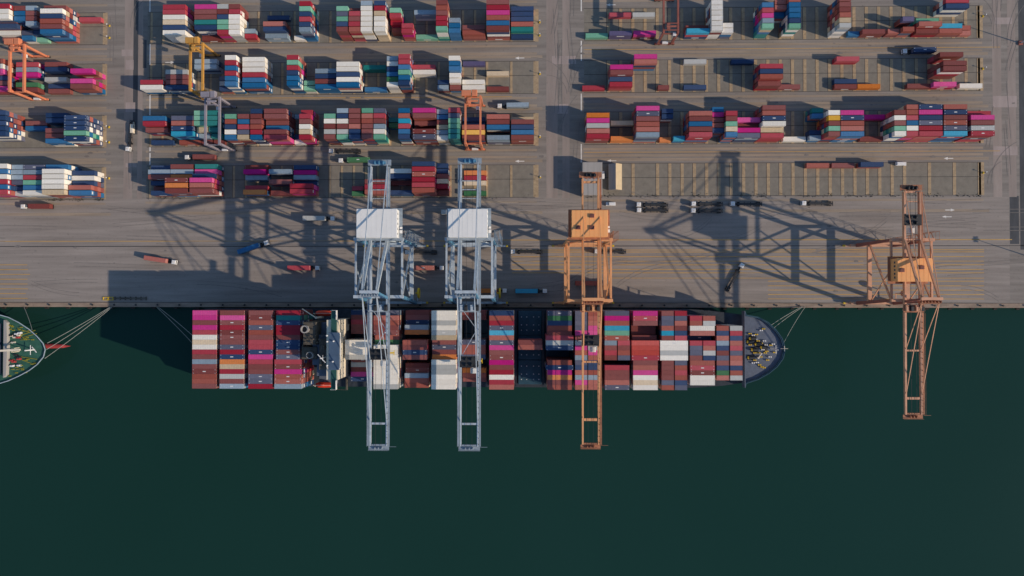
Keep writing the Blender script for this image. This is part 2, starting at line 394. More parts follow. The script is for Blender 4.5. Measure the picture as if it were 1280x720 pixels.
cands = []   # (area, x, y, z, col, kind, label info)
low = []     # x, y, z, col, L, endmark
FAM = {'M':'MRDT','R':'RDTM','D':'DTRDN','T':'TDRTb','O':'OTDb','W':'WWWbw','w':'WwSb','b':'bWTD','S':'SNGB','G':'GNDS','N':'NNBDTWG','B':'BBNWT','C':'CBNR',
       'E':'EEgN','g':'gEWb','K':'KgD','Y':'YDTO','P':'PGD','Z':'Z','V':'VRT'}
def stack(x, y, z0, col, kind, h, info, tier=2.9):
    for t in range(int(h)-1):
        c = random.choice(FAM[col]+'DTWNBG'[random.randrange(6)])
        low.append((x, y, z0+t*tier, c, kind))
    z = z0+(h-1)*tier
    k = F/(HC-z-2.9)
    L_ = {'4': 12.19, '2': 6.06, '5': 13.72}[kind]
    px0 = 657+(x-L_/2)*k; px1 = 657+(x+L_/2)*k; py0 = 372-(y+CW/2)*k; py1 = 372-(y-CW/2)*k
    vis = max(0, min(px1, 1280)-max(px0, 0))*max(0, min(py1, 720)-max(py0, 0))
    cands.append((vis, x, y, z, col, kind, info))

def parse(tok, dh):
    m = re.match(r'([A-Za-z])(\d*)(\+?)$', tok)
    return m.group(1), int(m.group(2) or dh), m.group(3) == '+'

YARD = {
('A','left'): [(-17,5,4,'R5 W5 W5 N3 W2 D1'),(17.5,4,2,'D4 B4 B4 . G2 B2'),(32,4,2,'S4 D4 D4 S4 N2 g1'),(50,5,4,'D4 W5 N5 T5 D5 B5'),(99,1,4,'. R1 . . . .')],
('A','middle'): [(203.5,4,4,'R4 R4 W4 b4 N4 W4'),(243,4,4,'M4 D4 D4 E4 N4 D1'),(267,4,2,'w4 D4 N4 g4 g4 R4'),(282,4,2,'D4 R4 W4 W4 W4 W4'),(304,2,2,'. . . . S2 R2'),
  (329,3,4,'. N1 . T3 N3 S2'),(368,1,2,'. . . . . W1'),(374,5,2,'R5 g5 N5 R5 N5 S5'),(420.5,5,2,'. g5 G5 g5 N5 D5'),(436,5,2,'. D4 R5 D5 R5 T5'),
  (451,5,2,'S5 W5 W5 W5 W5 W5'),(467.5,5,2,'N5 R5 b5 W5 W5 W5'),(487,4,2,'. g4 R4 R3 D2 .'),(502,4,2,'. . . . R4 R4'),(518.5,2,4,'. S3 . . . g1'),
  (545,5,2,'D5 T5 D5 R5 R5 g5'),(561,4,2,'. . . S4 B4 B4'),(578,3,4,'. . . . D3 T3'),(608,5,4,'D5 R5 M5 T5 B5 D5'),(639,2,4,'N2 N2 N2 T2 E2 N1')],
('A','right'): [(732,1,4,'. . . . . g1'),(762,2,4,'. R1 . . . P2'),(792,2,4,'. w1 . . . M2'),(858.5,3,4,'. . . . D2 C3'),(887,4,2,'Z4 Z4 Z4 Z4 Z4 Z4'),
  (902,3,2,'. . . . Z3 Z3'),(953,5,2,'. B5 R5 M5 S5 g5'),(969,4,2,'T4 T4 B3 . . .'),(986,5,2,'T5 B5 B5 B5 N5 g5'),(1049.5,5,2,'D5 D5 D5 T5 b5 w5'),
  (1060,1,2,'. . . . . B1'),(1075,2,4,'. . . . . D2'),(1110,2,2,'. . . . . T2'),(1128,3,2,'. . . P3 . T3'),(1149,3,4,'. . . g2 T3 D2'),(1178,3,4,'R4 N4 . . C2 T2'),(1198,1,2,'. . . . T1 T1')],
('B','left'): [(-24,4,4,'T4 W4 M4 N3 D3 M3'),(20,2,4,'R2 S2 M2 . K2 D2'),(56,2,4,'D2 N2 . w2 N1 D1'),(88,4,4,'. . M4 . M4 D4')],
('B','middle'): [(175.5,3,4,'. . . . R3 W3'),(207,3,4,'. . w3 D3 D3 N3'),(243,3,4,'S3 S3 . . . .'),(268,2,2,'. . . G2 w2 N2'),(281,5,2,'W5 R5 B5 R5 B5 B5'),
  (303,4,4,'W4 W4 W4 R4 B4 B4'),(358.5,5,2,'R5 g5 R5 N5 B5 B5'),(380,2,2,'. . . . g2 g2'),(394,3,4,'. . S3 N3 D3 B3'),(420,4,4,'. W4 W4 N4 W4 B4'),
  (456,1,4,'. E2 . . . B1'),(483.5,4,2,'S4 W4 N4 B4 K4 W4'),(498,5,2,'R5 R5 B5 g5 B5 N5'),(516,2,4,'. R2 W2 . . .'),(547,2,2,'. . . . N2 S2'),
  (561,4,2,'W4 B4 B4 W3 W3 D2'),(578,2,4,'P1 . . . W2 W2'),(608.5,1,4,'. . b1 . . D1')],
('B','right'): [(728,1,4,'. . . . . R1'),(763,4,4,'. . M4 D4 N3 R3'),(793,4,4,'M4 T4 . . . .'),(822.5,1,2,'. . . . . D1'),(855,1,4,'w1 . . . . N1'),
  (914.5,1,4,'N1 . . . . .'),(922,4,4,'. . R4 N4 T4 D3'),(947,1,4,'. . . . . D1'),(1043,1,4,'R2 . . . N1 D1'),(1071.5,1,4,'. . . . . O1'),
  (1134,1,4,'. . . . . D1'),(1172,4,4,'D4 . D5 D5 . M2'),(1199.5,1,4,'. . . . . W1')],
('C','left'): [(-21,5,4,'N5 N5 N5 N5 N5 .'),(32,1,4,'. D1 B1 . . .'),(57,3,4,'N3 N3 . D3 D3 B3'),(80,5,4,'. N5 N5 N5 g5 N5')],
('C','middle'): [(182,3,4,'. B4 R4 D3 . N1'),(214,4,4,'. G4 T4 N4 C4 T1'),(242.5,4,2,'g4 g4 g4 b3 S2 D1'),(258,4,2,'E4 E4 E4 E3 E2 D1'),(281,5,2,'. g5 T5 N5 W5 B5'),
  (297,5,2,'. D5 B5 R5 G5 b5'),(313,5,2,'N5 D5 D5 T5 R5 B5'),(330,5,4,'D5 D5 D4 B4 D5 R5'),(366,2,2,'S1 . . . N1 W1'),(374,5,2,'R4 R5 D5 W5 b5 R5'),
  (405,5,2,'. g5 W5 D5 w5 D5'),(421,5,2,'S5 N5 W5 D5 w5 g5'),(436,5,2,'D5 D5 D5 T5 N5 N5'),(452,5,2,'g5 T5 T5 D5 D5 D5'),(467,5,2,'G5 R5 D5 S5 W5 g5'),
  (483,2,2,'. E2 K2 . . .'),(498,5,2,'B5 T5 C5 R5 B5 N5'),(516,5,4,'M5 D5 D3 . D5 G5'),(546,4,2,'S4 B4 D4 b4 S4 W4'),(560.5,5,2,'R5 G5 g5 g5 E5 E5'),
  (577.5,4,4,'. N2 N2 T4 Y4 D4'),(608.5,4,4,'. T4 D4 B4 . S4'),(639,4,4,'. b2 D4 N4 B4 D4')],
('C','right'): [(733.5,4,4,'. O4 M4 w4 T4 R4'),(763.5,2,4,'. . b2 . . O2'),(794.5,5,4,'M5 G5 D5 T5 T5 S5'),(826,2,2,'N3 N3 . . . O1'),(842,2,2,'. . . . . C2'),
  (860,5,4,'. T5 D5 B5 D5 R5'),(890.5,4,2,'B4 M4 D4 T4 N4 .'),(906,5,2,'. R5 D5 g5 b5 B5'),(921.5,4,4,'. . M4 D3 M4 G4'),(950.5,5,4,'D5 T5 N5 W5 b4 R4'),
  (979,1,4,'. . . . . W1'),(1012,2,2,'E3 B3 . . N2 S2'),(1033,5,2,'. W5 Y5 D5 g5 D5'),(1050,5,4,'. M5 N5 T5 T5 B5'),(1078,2,4,'. M2 . . . D1'),
  (1113,5,2,'. D5 W5 D5 g5 W5'),(1130.5,5,2,'T5 T5 R5 B5 W5 R5'),(1149,5,4,'N5 M5 N5 G5 R5 R5'),(1180,5,4,'T5 N5 D5 T5 G5 C5'),(1214,5,4,'. R4 M5 D5 w5 R5')],
('D','left'): [(-19,5,4,'W5 B5 W5 R5 B5 R5'),(10,4,2,'S4 S4 S4 G4 N3 w3'),(24,4,4,'G4 S4 R4 g4 B4 W4'),(50,5,4,'B4 W5 W5 W5 W5 b5'),(86,4,4,'. N3 W3 N3 T4 B4')],
('D','middle'): [(185,3,4,'N2 S3 D3 N2 D1 N2'),(206,5,4,'D3 S3 O3 D5 O5 D5'),(237,5,4,'E3 M3 N4 M5 T5 D5'),(304,3,4,'D2 M3 S2 . R2 O3'),(336,3,4,'. S3 . D3 . D2'),
  (367,2,4,'N2 M2 S2 N1 R4 R4'),(440,1,2,'. . . . R1 K1'),(456,3,4,'. . . D3 R3 T3'),(486,3,4,'. W3 N3 D1 . N2'),(515,5,4,'N5 R5 T5 R5 R5 T5'),(546,3,2,'N3 N3 D3 b3 R3 D2'),
  (580,1,4,'. O1 R1 b1 . K1')],
('D','right'): [(1008.5,1,4,'T1 . . . . .'),(1040,1,4,'D1 . . . . .'),(1076,2,4,'N2 . . . . .')],
}
ROWN = {'A':'back row','B':'second row','C':'third row','D':'nearest-quay row'}
for (row, blk), bays in YARD.items():
    prev = -1e9; n = 0
    for px, ref, kind, spec in bays:
        n += 1
        L_ = 12.19 if kind == 4 else 6.06
        xl = WX(px, ROWB[row]-25, ref*2.9)
        if xl < prev+.28: xl = prev+.28
        prev = xl+L_
        toks = spec.split()
        for i, t in enumerate(toks):
            if t == '.': continue
            c, h, _ = parse(t, 1)
            lane = 6-i
            lab = (n, blk, row, lane, h)
            stack(xl+L_/2+random.uniform(-.07, .07), lane_y(row, blk, i+1)+random.uniform(-.06, .06), .02, c, str(kind), h, ('yard', n, blk, row, lane, kind))

# ship stacks
DZ = 14.6
SHIP = [
 (240.4,4,'M M D M R W b W R D S D D T T D'),
 (274.7,4,'D M D R D D D G R N O b R w D S'),
 (310.5,4,'D D T G T D R R N M R D D G G R'),
 (345,4,'R E N R R D N N D G R+ D+ M+ T+ T+ S+'),
 (431.2,4,'N3 D3 R3 D3 D3 . W W W w D3 w3 D3 M3 N3 .'),
 (467,4,'G6 T T D D T6 K6 W W W W W W W W w'),
 (503.2,4,'D4 D4 N4 S5 O5 . T D N D . D4 D4 S5 T5 T5'),
 (539.2,4,'W W w W w b D6 G6 D6 O6 W w w W W W'),
 (576,4,'D5 D4 . . . . G6 T6 T6 G6 . . O4 T4 D3 .'),
 (611.6,4,'N T R G C T G M D D M D R W R T'),
 (647.5,4,'. . . . . . D6 T6 . . . . . . . .'),
 (684.3,4,'G K N T D R+ w+ N+ . . T N+ M O D T'),
 (719,2,'G/T G/T G/T G/M M/M D/. w/. M/w T/M S/T G/N N/N T/T S/S M/T T/T'),
 (756,4,'G M T C g T S/R D/D R/T D/G . R D D T G'),
 (791.5,4,'M R D D5 D5 D6 V+ V+ V+ R+ D T M W b W'),
 (827.2,4,'D/R G/G G/T T/D C/N D/R W+ W+ w+ W+ D/G D/T D/R D/T G/N T/G'),
 (862.7,4,'. R/T T/w W T N5 R/R G/T G/w D/N T R D W W .'),
 (896,2,'. . . T N T S N D G D N K T . .'),
 (912.8,2,'. . . w R N T R G T T N T w . .'),
]
SY0 = WY(640, 388.4+3.1, DZ+7*2.9); SPITCH = 2.46
bayx = []
for bi, (px, kind, spec) in enumerate(SHIP):
    xl = WX(px, 436, DZ+7*2.9)
    bayx.append(xl)
    for r, t in enumerate(spec.split()):
        if t == '.': continue
        y = SY0-r*SPITCH
        if '/' in t or (bi >= 17):
            pr = t.split('/') if '/' in t else [t]
            for s_, tt in enumerate(pr):
                if tt == '.': continue
                c, h, _ = parse(tt, 7)
                stack(xl+3.03+s_*(6.06+.45), y, DZ, c, '2', h, ('ship', bi+1, r+1, 2, ('stern-side' if s_ == 0 else 'bow-side') if len(pr) > 1 else ''))
        else:
            c, h, plus = parse(t, 7)
            if plus: stack(xl+6.1, y, DZ, c, '5', h, ('ship', bi+1, r+1, 4, ''))
            else: stack(xl+6.1, y, DZ, c, '4', h, ('ship', bi+1, r+1, 4, ''))

cands.sort(key=lambda t: -t[0])
keep, rest = cands[:290], cands[290:]
def add_container(x, y, z, c, kind, label, group, rz=0):
    mk = 'Z' if c == 'Z' else (c in 'GN' and random.random() < .75) or random.random() < .12
    o = bpy.data.objects.new('shipping_container', cmesh(c, kind, mk)); C.objects.link(o)
    o.location = (x, y, z); o.rotation_euler = (0, 0, rz)
    o['label'] = label; o['category'] = 'container'; o['group'] = group
    return o
for a, x, y, z, c, kind, info in keep:
    cn = COL[c][0]
    if info[0] == 'yard':
        _, n, blk, row, lane, kd = info
        sz = 'long' if kd == 4 else 'short'
        lane_t = '%s lane from quay' % ORD[lane]
        lab = '%s %s container, %s stack from left, %s, %s yard, %s' % (cn, sz, ORD[n], lane_t, blk, ROWN[row])
        grp = 'containers stacked in the yard rows'
    else:
        _, b_, r, kd, side = info
        rr = 'quay-side edge' if r == 1 else 'seaward edge' if r == 16 else '%s row from quay' % ORD[r]
        lab = '%s container on the %s ship bay from stern%s, %s' % (cn, ORD[b_], (', '+side) if side else '', rr)
        grp = 'containers stacked on the ship deck'
    add_container(x, y, z, c, kind, lab, grp)
# everything else: one object
m = MB(); tints = []; mset = [CM[k] for k in CK]+[m_mark]
def lowbox(x, y, z, c, kind, h=2.885):
    L_ = {'4': 12.19, '2': 6.06, '5': 13.72}[kind]; hx = L_/2; hy = CW/2
    x0, x1, y0, y1, z1 = x-hx, x+hx, y-hy, y+hy, z+h
    n0 = len(m.f); ci = CK.index(c); e = .12
    m.add([(x0,y0,z),(x1,y0,z),(x1,y1,z),(x0,y1,z),(x0,y0,z1),(x1,y0,z1),(x1,y1,z1),(x0,y1,z1),
           (x0+e,y0+e,z1),(x1-e,y0+e,z1),(x1-e,y1-e,z1),(x0+e,y1-e,z1),
           (x0+e,y0+e,z1-.05),(x1-e,y0+e,z1-.05),(x1-e,y1-e,z1-.05),(x0+e,y1-e,z1-.05)],
          [(3,2,1,0),(0,1,5,4),(1,2,6,5),(2,3,7,6),(3,0,4,7),(4,5,9,8),(5,6,10,9),(6,7,11,10),(7,4,8,11),
           (8,9,13,12),(9,10,14,13),(10,11,15,14),(11,8,12,15),(12,13,14,15)], ci)
    if random.random() < .45:
        wl = CK.index(random.choice('WRTw')) if c in 'NBG' else len(CK)
        m.box(x1+.003, x1+.02, y-.75, y+.75, z+h*.35, z+h*.7, len(CK) if c in 'NBRG' else ci)
    if random.random() < .16 and kind != '2':
        m.box(x-2, x+2, y0-.02, y0-.003, z+.9, z+1.9, len(CK))
    t = random.random(); tints.extend([t]*(len(m.f)-n0))
for x, y, z, c, kind in low: lowbox(x, y, z, c, kind)
for a, x, y, z, c, kind, info in rest:
    lowbox(x, y, z, c, kind)
me = m.mesh('container_stacks', mset)
at = me.attributes.new('tint', 'FLOAT', 'FACE'); at.data.foreach_set('value', tints)
o = bpy.data.objects.new('container_stacks', me); C.objects.link(o)
o['label'] = 'mixed-colour shipping containers making up the lower tiers and smaller stacks'; o['category'] = 'containers'; o['kind'] = 'stuff'

# ------------------------------------------------------------------ ship-to-shore cranes
def sts(label, xs, gx, ax, zb, za, ytip, yrear, house, mc, mhouse, mleg2, pf):
    """xs: ground px of both leg lines; gx: px of both boom girders at zb; ax: px of both apex posts at za"""
    yl = WY(900, 307.6); yw = WY(900, 378.6); zp = 17.0
    X = [WX(p, 340, 0) for p in xs]; G = [WX(p, 400, zb) for p in gx]; A = [WX(p, pf['apy'], za) for p in ax]
    ya = WY(640, pf['apy'], za); ywt = WY(640, pf['wty'], zb-2)
    YT = WY(640, ytip, zb); YR = WY(640, yrear, zb)
    root = empty('ship_to_shore_crane', ((X[0]+X[1])/2, (yl+yw)/2, 0), label, 'port crane', pf['group'])
    P = lambda name, mb, m_: part(name, mb, m_, root)
    zt = zb-2.4
    for x in X:
        P('leg', MB().bar((x, yl, 4.5), (x, yl, zt), 1.7, 1.9, w2=1.3, h2=1.3), mleg2)
        P('leg', MB().bar((x, yw, 4.5), (x, ywt, zt), 1.7, 1.9, w2=1.3, h2=1.3), mleg2)
        P('portal_beam', MB().bar((x, yl-1, zp), (x, yw+1, zp), 1.9, 1.5), mc)
        P('upper_tie', MB().bar((x, yl-.7, zt-.2), (x, ywt+.7, zt-.2), .9, 1.0), mc)
        P('diagonal_brace', MB().bar((x, yl-1, zp+1), (x, ywt+.8, zt-1), .8, .8), mc)
        P('diagonal_brace', MB().bar((x, yw+.8, zp+1), (x, (yl+ywt)/2, zt-.8), .55, .55), mc)
    for y, yt_ in ((yl, yl), (yw, ywt)):
        P('sill_beam', MB().bar((X[0]-3.4, y, 3.6), (X[1]+3.4, y, 3.6), 1.3, 1.8), mc)
        P('upper_cross_beam', MB().bar((X[0]-.8, yt_, zt+.6), (X[1]+.8, yt_, zt+.6), 1.5, 1.8), mc)
        for x in X:
            bg = MB()
            for k in (-3, 3): bg.bar((x+k-2.4, y, 1.9), (x+k+2.4, y, 1.9), .9, .8)
            bg.bar((x-3.4, y, 2.5), (x+3.4, y, 2.5), .6, .6)
            bo = P('bogie', bg, mc)
            for k in (-4.6, -1.5, 1.5, 4.6):
                part('wheel', MB().tube((x+k, y-.3, .66), (x+k, y+.3, .66), .62, 14), m_dark, bo)
    P('portal_cross_beam', MB().bar((X[0]+.9, yl, zp+.2), (X[1]-.9, yl, zp+.2), 1.1, 1.4), mc)
    P('portal_cross_brace', MB().bar((X[0]+.9, yl, zp+1.4), ((X[0]+X[1])/2, yl, zt-.6), .5).bar((X[1]-.9, yl, zp+1.4), ((X[0]+X[1])/2, yl, zt-.6), .5), mc)
    # girders and boom
    hinge = yw-4.0
    for i, gxx in enumerate(G):
        mb = MB().bar((gxx, YR, zb), (gxx, hinge+.3, zb), .85, 1.9)
        P('main_girder', mb, mc)
        bm = MB().bar((gxx, hinge-.3, zb), (gxx, YT, zb), .95, 1.7, w2=.8, h2=1.3)
        bo = P('boom_girder', bm, mc)
        s = -1 if i == 0 else 1
        wk = MB().box(gxx+s*.62, gxx+s*1.45, YT, hinge-.4, zb+.5, zb+.58)
        yy = YT
        while yy < hinge-.6:
            wk.bar((gxx+s*1.42, yy, zb+.58), (gxx+s*1.42, yy, zb+1.6), .07); yy += 2.6
        wk.bar((gxx+s*1.42, YT, zb+1.6), (gxx+s*1.42, hinge-.4, zb+1.6), .08)
        if i == 1 or pf['walk2']: part('walkway', wk, pf['walk'], bo)
        w2_ = MB().box(gxx+s*.62, gxx+s*1.4, YR, hinge+.4, zb+.5, zb+.58)
        w2_.bar((gxx+s*1.38, YR, zb+1.6), (gxx+s*1.38, hinge+.4, zb+1.6), .08)
        if i == 1 or pf['walk2']: part('walkway', w2_, pf['walk'], root)
    gm0, gm1 = G[0]+.6, G[1]-.6
    for py, w in pf['ties']:
        y = WY(640, py, zb); P('cross_tie', MB().bar((gm0, y, zb), (gm1, y, zb), w, 1.0), mc)
        tk = MB(); yy = YT+1
        while yy < hinge-1:
            tk.box(gxx+s*.15, gxx+s*.42, yy, yy+.3, zb+.86, zb+1.15); yy += 2.9
        part('rail_bracket', tk, m_dark, bo)['kind'] = 'stuff'
    hp = MB().box(G[0]-1.2, G[1]+1.2, hinge-.2, hinge+3.6, zb+1.0, zb+1.12)
    hpp = P('hinge_platform', hp, pf['walk'])
    for t, hh_ in ((.05, 1.0), (.3, 1.6), (.62, 1.2), (.9, 1.9)):
        x = G[0]-.8+(G[1]-G[0]+.6)*t
        part('hinge_machinery', MB().box(x, x+1.5, hinge+.4, hinge+2.6, zb+1.13, zb+1.12+hh_, bev=.15).tube((x, hinge+2.9, zb+1.6), (x+1.4, hinge+2.9, zb+1.6), .45, 10), m_dark if t in (.3, .9) else mc, hpp)
    for k in range(len(pf['bb'])-1):
        P('boom_brace', MB().bar(((gm_ := (G[0]+.5, G[1]-.5))[k % 2], WY(640, pf['bb'][k], zb), zb), (gm_[(k+1) % 2], WY(640, pf['bb'][k+1], zb), zb), .28), mc)
    # lattice between girders on the landward part
    y = YR+3; lt = MB(); k = 0
    while y < YR+.9:
        y += 1
    ys = [YR + (hinge-YR)*t/6 for t in range(7)]
    for k in range(6):
        if pf['lattice']: lt.bar((gm0 if k % 2 else gm1, ys[k], zb+.5), (gm1 if k % 2 else gm0, ys[k+1], zb+.5), .3)
    if lt.v: P('girder_lattice', lt, mc)
    # rear and tip platforms
    rp = MB().box(G[0]-1.6, G[1]+1.6, YR+.7, YR+3.4, zb-.6, zb-.4)
    for x in (G[0]-1.55, G[1]+1.55): rp.bar((x, YR+.75, zb+.6), (x, YR+3.35, zb+.6), .08); 
    rp.bar((G[0]-1.6, YR+3.35, zb+.6), (G[1]+1.6, YR+3.35, zb+.6), .08)
    for t in range(9):
        x = G[0]-1.55+(G[1]-G[0]+3.1)*t/8; rp.bar((x, YR+3.35, zb-.4), (x, YR+3.35, zb+.6), .06)
    P('rear_platform', rp, pf['walk'])
    sh = MB()
    for t in (.2, .5, .8):
        x = gm0+(gm1-gm0)*t; sh.tube((x-.25, YR+1.9, zb+.6), (x+.25, YR+1.9, zb+.6), 1.0, 14)
    sh.box(gm0+.4, gm1-.4, YR+1.2, YR+2.6, zb-.39, zb+.2); P('sheave_block', sh, m_greyb if mc is m_grey else m_dark)
    tp = MB().box(G[0]-1.0, G[1]+1.0, YT-2.2, YT-.2, zb-.5, zb-.3)
    for t in range(11):
        x = G[0]-.95+(G[1]-G[0]+1.9)*t/10; tp.bar((x, YT-2.15, zb-.3), (x, YT-2.15, zb+.8), .07)
    tp.bar((G[0]-1, YT-2.15, zb+.8), (G[1]+1, YT-2.15, zb+.8), .09)
    tp.bar((gm0, YT+.4, zb), (gm1, YT+.4, zb), .7, .9)
    for t in (.25, .5, .75): 
        x = gm0+(gm1-gm0)*t; tp.tube((x-.2, YT-1.1, zb+.3), (x+.2, YT-1.1, zb+.3), .7, 12)
    tp.bar((G[1]+1, YT-.4, zb+.3), (G[1]+4.6, YT-.4, zb+.3), .14)
    P('boom_tip_platform', tp, pf['walk'])
    # apex frame
    for i in (0, 1):
        P('apex_post', MB().bar((G[i], ywt-.6, zb+.9), (A[i], ya, za), 1.1, 1.1, w2=.8, h2=.8), mleg2)
        P('apex_strut', MB().bar((G[i], yl-.5, zb+.9), (A[i], ya+.6, za-.6), pf['strut'], pf['strut']), mc)
    for yy_ in (0,): P('apex_beam', MB().bar((A[0]-1.0, ya, za+.5), (A[1]+1.0, ya, za+.5), 1.3, 1.2), mc)
    zmid = zb+(za-zb)*.5
    mid = [(G[i]*.5+A[i]*.5) for i in (0, 1)]
    P('apex_cross_tie', MB().bar((mid[0], (ywt-.6+ya)/2, zmid), (mid[1], (ywt-.6+ya)/2, zmid), .6), mleg2)
    pl = MB().box(A[0]-.6, A[1]+.6, ya-2.4, ya-.8, za-.3, za-.2)
    for t in range(7):
        x = A[0]-.5+(A[1]-A[0]+1)*t/6; pl.bar((x, ya-2.35, za-.2), (x, ya-2.35, za+.9), .07); pl.tube((x-.15, ya-1.4, za+.25), (x+.15, ya-1.4, za+.25), .55, 10)
    pl.bar((A[0]-.6, ya-2.35, za+.9), (A[1]+.6, ya-2.35, za+.9), .08)
    P('apex_platform', pl, pf['walk'])
    for i in (0, 1):
        for py in pf['stays']:
            yy = WY(640, py, zb)
            P('forestay', MB().bar((A[i], ya-.3, za+.3), (G[i], yy, zb+.8), .3, .3), mc)
        P('backstay', MB().bar((A[i], ya+.6, za+.3), (G[i], YR+1, zb+.9), pf['back'], pf['back']), mc)
    # machinery house
    hx0, hx1, hy0, hy1, zh = house
    a = W(hx0, hy1, zh); b_ = W(hx1, hy0, zh); zf = zh-6.4
    hb = P('machinery_house', MB().box(a.x+.15, b_.x-.15, a.y+.15, b_.y-.15, zf, zh-.3), mhouse)
    part('roof', MB().box(a.x, b_.x, a.y, b_.y, zh-.297, zh, bev=.12), mhouse, hb)
    jm = MB()
    for t in range(1, 8):
        x = a.x+(b_.x-a.x)*t/8; jm.box(x-.05, x+.05, a.y+.15, b_.y-.15, zh+.003, zh+.05)
    part('roof_seam', jm, mhouse, hb)
    for (tx, ty) in pf['vents']:
        x = a.x+(b_.x-a.x)*tx; y = b_.y-(b_.y-a.y)*ty
        vb = MB().box(x-1.1, x+1.1, y-.9, y+.9, zh+.052, zh+.7, bev=.15)
        for q_ in (-.5, 0, .5): vb.box(x-.95, x+.95, y+q_-.09, y+q_+.09, zh+.703, zh+.75, 1)
        part('roof_vent', vb, [m_rtgd, m_dark], hb)
    for t in range(5):
        y = a.y+2+(b_.y-a.y-4)*t/4
        part('window', MB().box(a.x+.08, a.x+.147, y-.5, y+.5, zf+3, zf+4.3), m_glass, hb)
        part('window', MB().box(b_.x-.147, b_.x-.08, y-.5, y+.5, zf+3, zf+4.3), m_glass, hb)
    fl = MB().box(a.x-1.2, b_.x+1.4, a.y-.9, b_.y+1.1, zf-.35, zf-.02)
    for x in (a.x-1.15, b_.x+1.35):
        fl.bar((x, a.y-.9, zf+1.1), (x, b_.y+1.1, zf+1.1), .08)
        yy = a.y-.9
        while yy < b_.y+1.1: fl.bar((x, yy, zf), (x, yy, zf+1.1), .06); yy += 2
    P('house_walkway', fl, pf['walk'])
    for x in (b_.x+.2,):
        P('air_conditioner', MB().box(x, x+1.3, a.y+2.5, a.y+4.0, zf+.1, zf+1.6, bev=.1).box(x+.1, x+1.2, a.y+4.6, a.y+5.6, zf+.1, zf+1.3, bev=.1), m_white)
    # trolley, driver's cab, ropes
    ty = WY(640, pf['trolley'], zb)
    tr = MB().box(G[0]-.3, G[1]+.3, ty-2.6, ty+2.6, zb+1.0, zb+1.3)
    for s in (-1, 1):
        tr.bar((G[0], ty+s*2.4, zb+1.4), (G[1], ty+s*2.4, zb+1.4), .5, .5)
        for t in (.3, .7): tr.tube((gm0+(gm1-gm0)*t-.3, ty+s*1.3, zb+1.7), (gm0+(gm1-gm0)*t+.3, ty+s*1.3, zb+1.7), .8, 12)
    tro = P('trolley', tr, m_dark)
    cb = MB().box(gm1-3.2, gm1-.4, ty-6.0, ty-3.4, zb-5.2, zb-2.4, bev=.2); cb.bar((gm1-1.8, ty-3.6, zb-2.4), (gm1-1.8, ty-2.5, zb+1), .3)
    cab = P('driver_cab', cb, m_white); part('window', MB().box(gm1-3.1, gm1-.5, ty-6.08, ty-6.003, zb-5.0, zb-3.2), m_glass, cab)
    rp = MB(); zs = pf['spz']
    for sx in (-1, 1):
        for sy in (-1, 1): rp.tube(((G[0]+G[1])/2+sx*2.2, ty+sy*.9, zb+.9), ((G[0]+G[1])/2+sx*2.2, ty+sy*.9, zs+1.3), .05, 5)
    P('hoist_rope', rp, m_dark)
    xc = (G[0]+G[1])/2
    sl_ = pf.get('spl', 6.1); sp = MB().box(xc-sl_, xc+sl_, ty-.35, ty+.35, zs, zs+.5).box(xc-2.6, xc+2.6, ty-1.2, ty+1.2, zs+.5, zs+1.3)
    for s in (-1, 1): sp.box(xc+s*sl_, xc+s*(sl_-.3), ty-1.22, ty+1.22, zs-.1, zs+.4)
    P('spreader', sp, m_yelp if mc is m_grey else m_rtgd)
    rt = MB()
    for t in (.3, .7):
        x = gm0+(gm1-gm0)*t; rt.bar((x, YT, zb+.9), (x, YR, zb+.9), .12)
    P('trolley_rope', rt, m_dark)
    # stair tower on the landside right leg, cable reel on the waterside right leg
    st = MB(); x0, x1_ = X[1]+1.1, X[1]+3.6; y0, y1_ = yl+.2, yl+4.2
    for x in (x0, x1_):
        for y in (y0, y1_): st.bar((x, y, 0.02), (x, y, zt+1), .16)
    z = 0; k = 0
    while z < zt-2:
        st.bar((x0, y0 if k % 2 else y1_, z), (x0, y1_ if k % 2 else y0, z+3), .4, .1)
        st.bar((x1_, y0, z+3), (x1_, y1_, z+3), .1); st.bar((x0, y0, z+3), (x1_, y0, z+3), .1); st.bar((x0, y1_, z+3), (x1_, y1_, z+3), .1)
        z += 3; k += 1
    P('stair_tower', st, pf['walk'])
    P('cable_reel', MB().tube((X[1]+2.0, yw+5.2, 8.6), (X[1]+2.9, yw+5.2, 8.6), 2.8 if mc is m_grey else 1.6, 24).tube((X[1]+.8, yw+5.2, 8.6), (X[1]+1.997, yw+5.2, 8.6), .5, 10), m_yelp if mc is m_grey else mc)
    P('cable_reel_bracket', MB().bar((X[1]+.9, yw+5.2, 4.2), (X[1]+1.5, yw+5.2, 8.3), .4).bar((X[1]+1.1, yw+1, 3.8), (X[1]+1.1, yw+5.2, 4.0), .4), mc)
    fd = MB()
    for y in (yl, yw):
        for s, x in ((-1, X[0]), (1, X[1])): fd.box(x+s*5.6, x+s*6.6, y-.5, y+.5, 1.5, 2.5)
    P('buffer', fd, m_yelp)
    return root
pg = dict(walk=m_walk, bb=(386, 412, 445), group='pale grey quay cranes', ties=((226,.35),(237,.35),(248,.3),(388,.7),(530,.9)), stays=(452,526), strut=1.25, back=.4, apy=365, wty=371,
          vents=(), lattice=False, walk2=True, trolley=443, spz=40)
sts('pale grey quay crane with white machinery house, over the white containers nearest the bridge', (470, 521), (463.5, 484), (452.5, 470.5), 47.5, 73, 558, 208,
    (445.3, 496.3, 261, 297, 56), m_grey, m_house, m_greyb, dict(pg))
sts('pale grey quay crane with white machinery house, second from the left over the ship', (570, 620), (576, 597.5), (571.5, 593), 47.5, 73, 558, 206,
    (560, 609.3, 261, 296.5, 56), m_grey, m_house, m_greyb, dict(pg, trolley=452, spz=44))
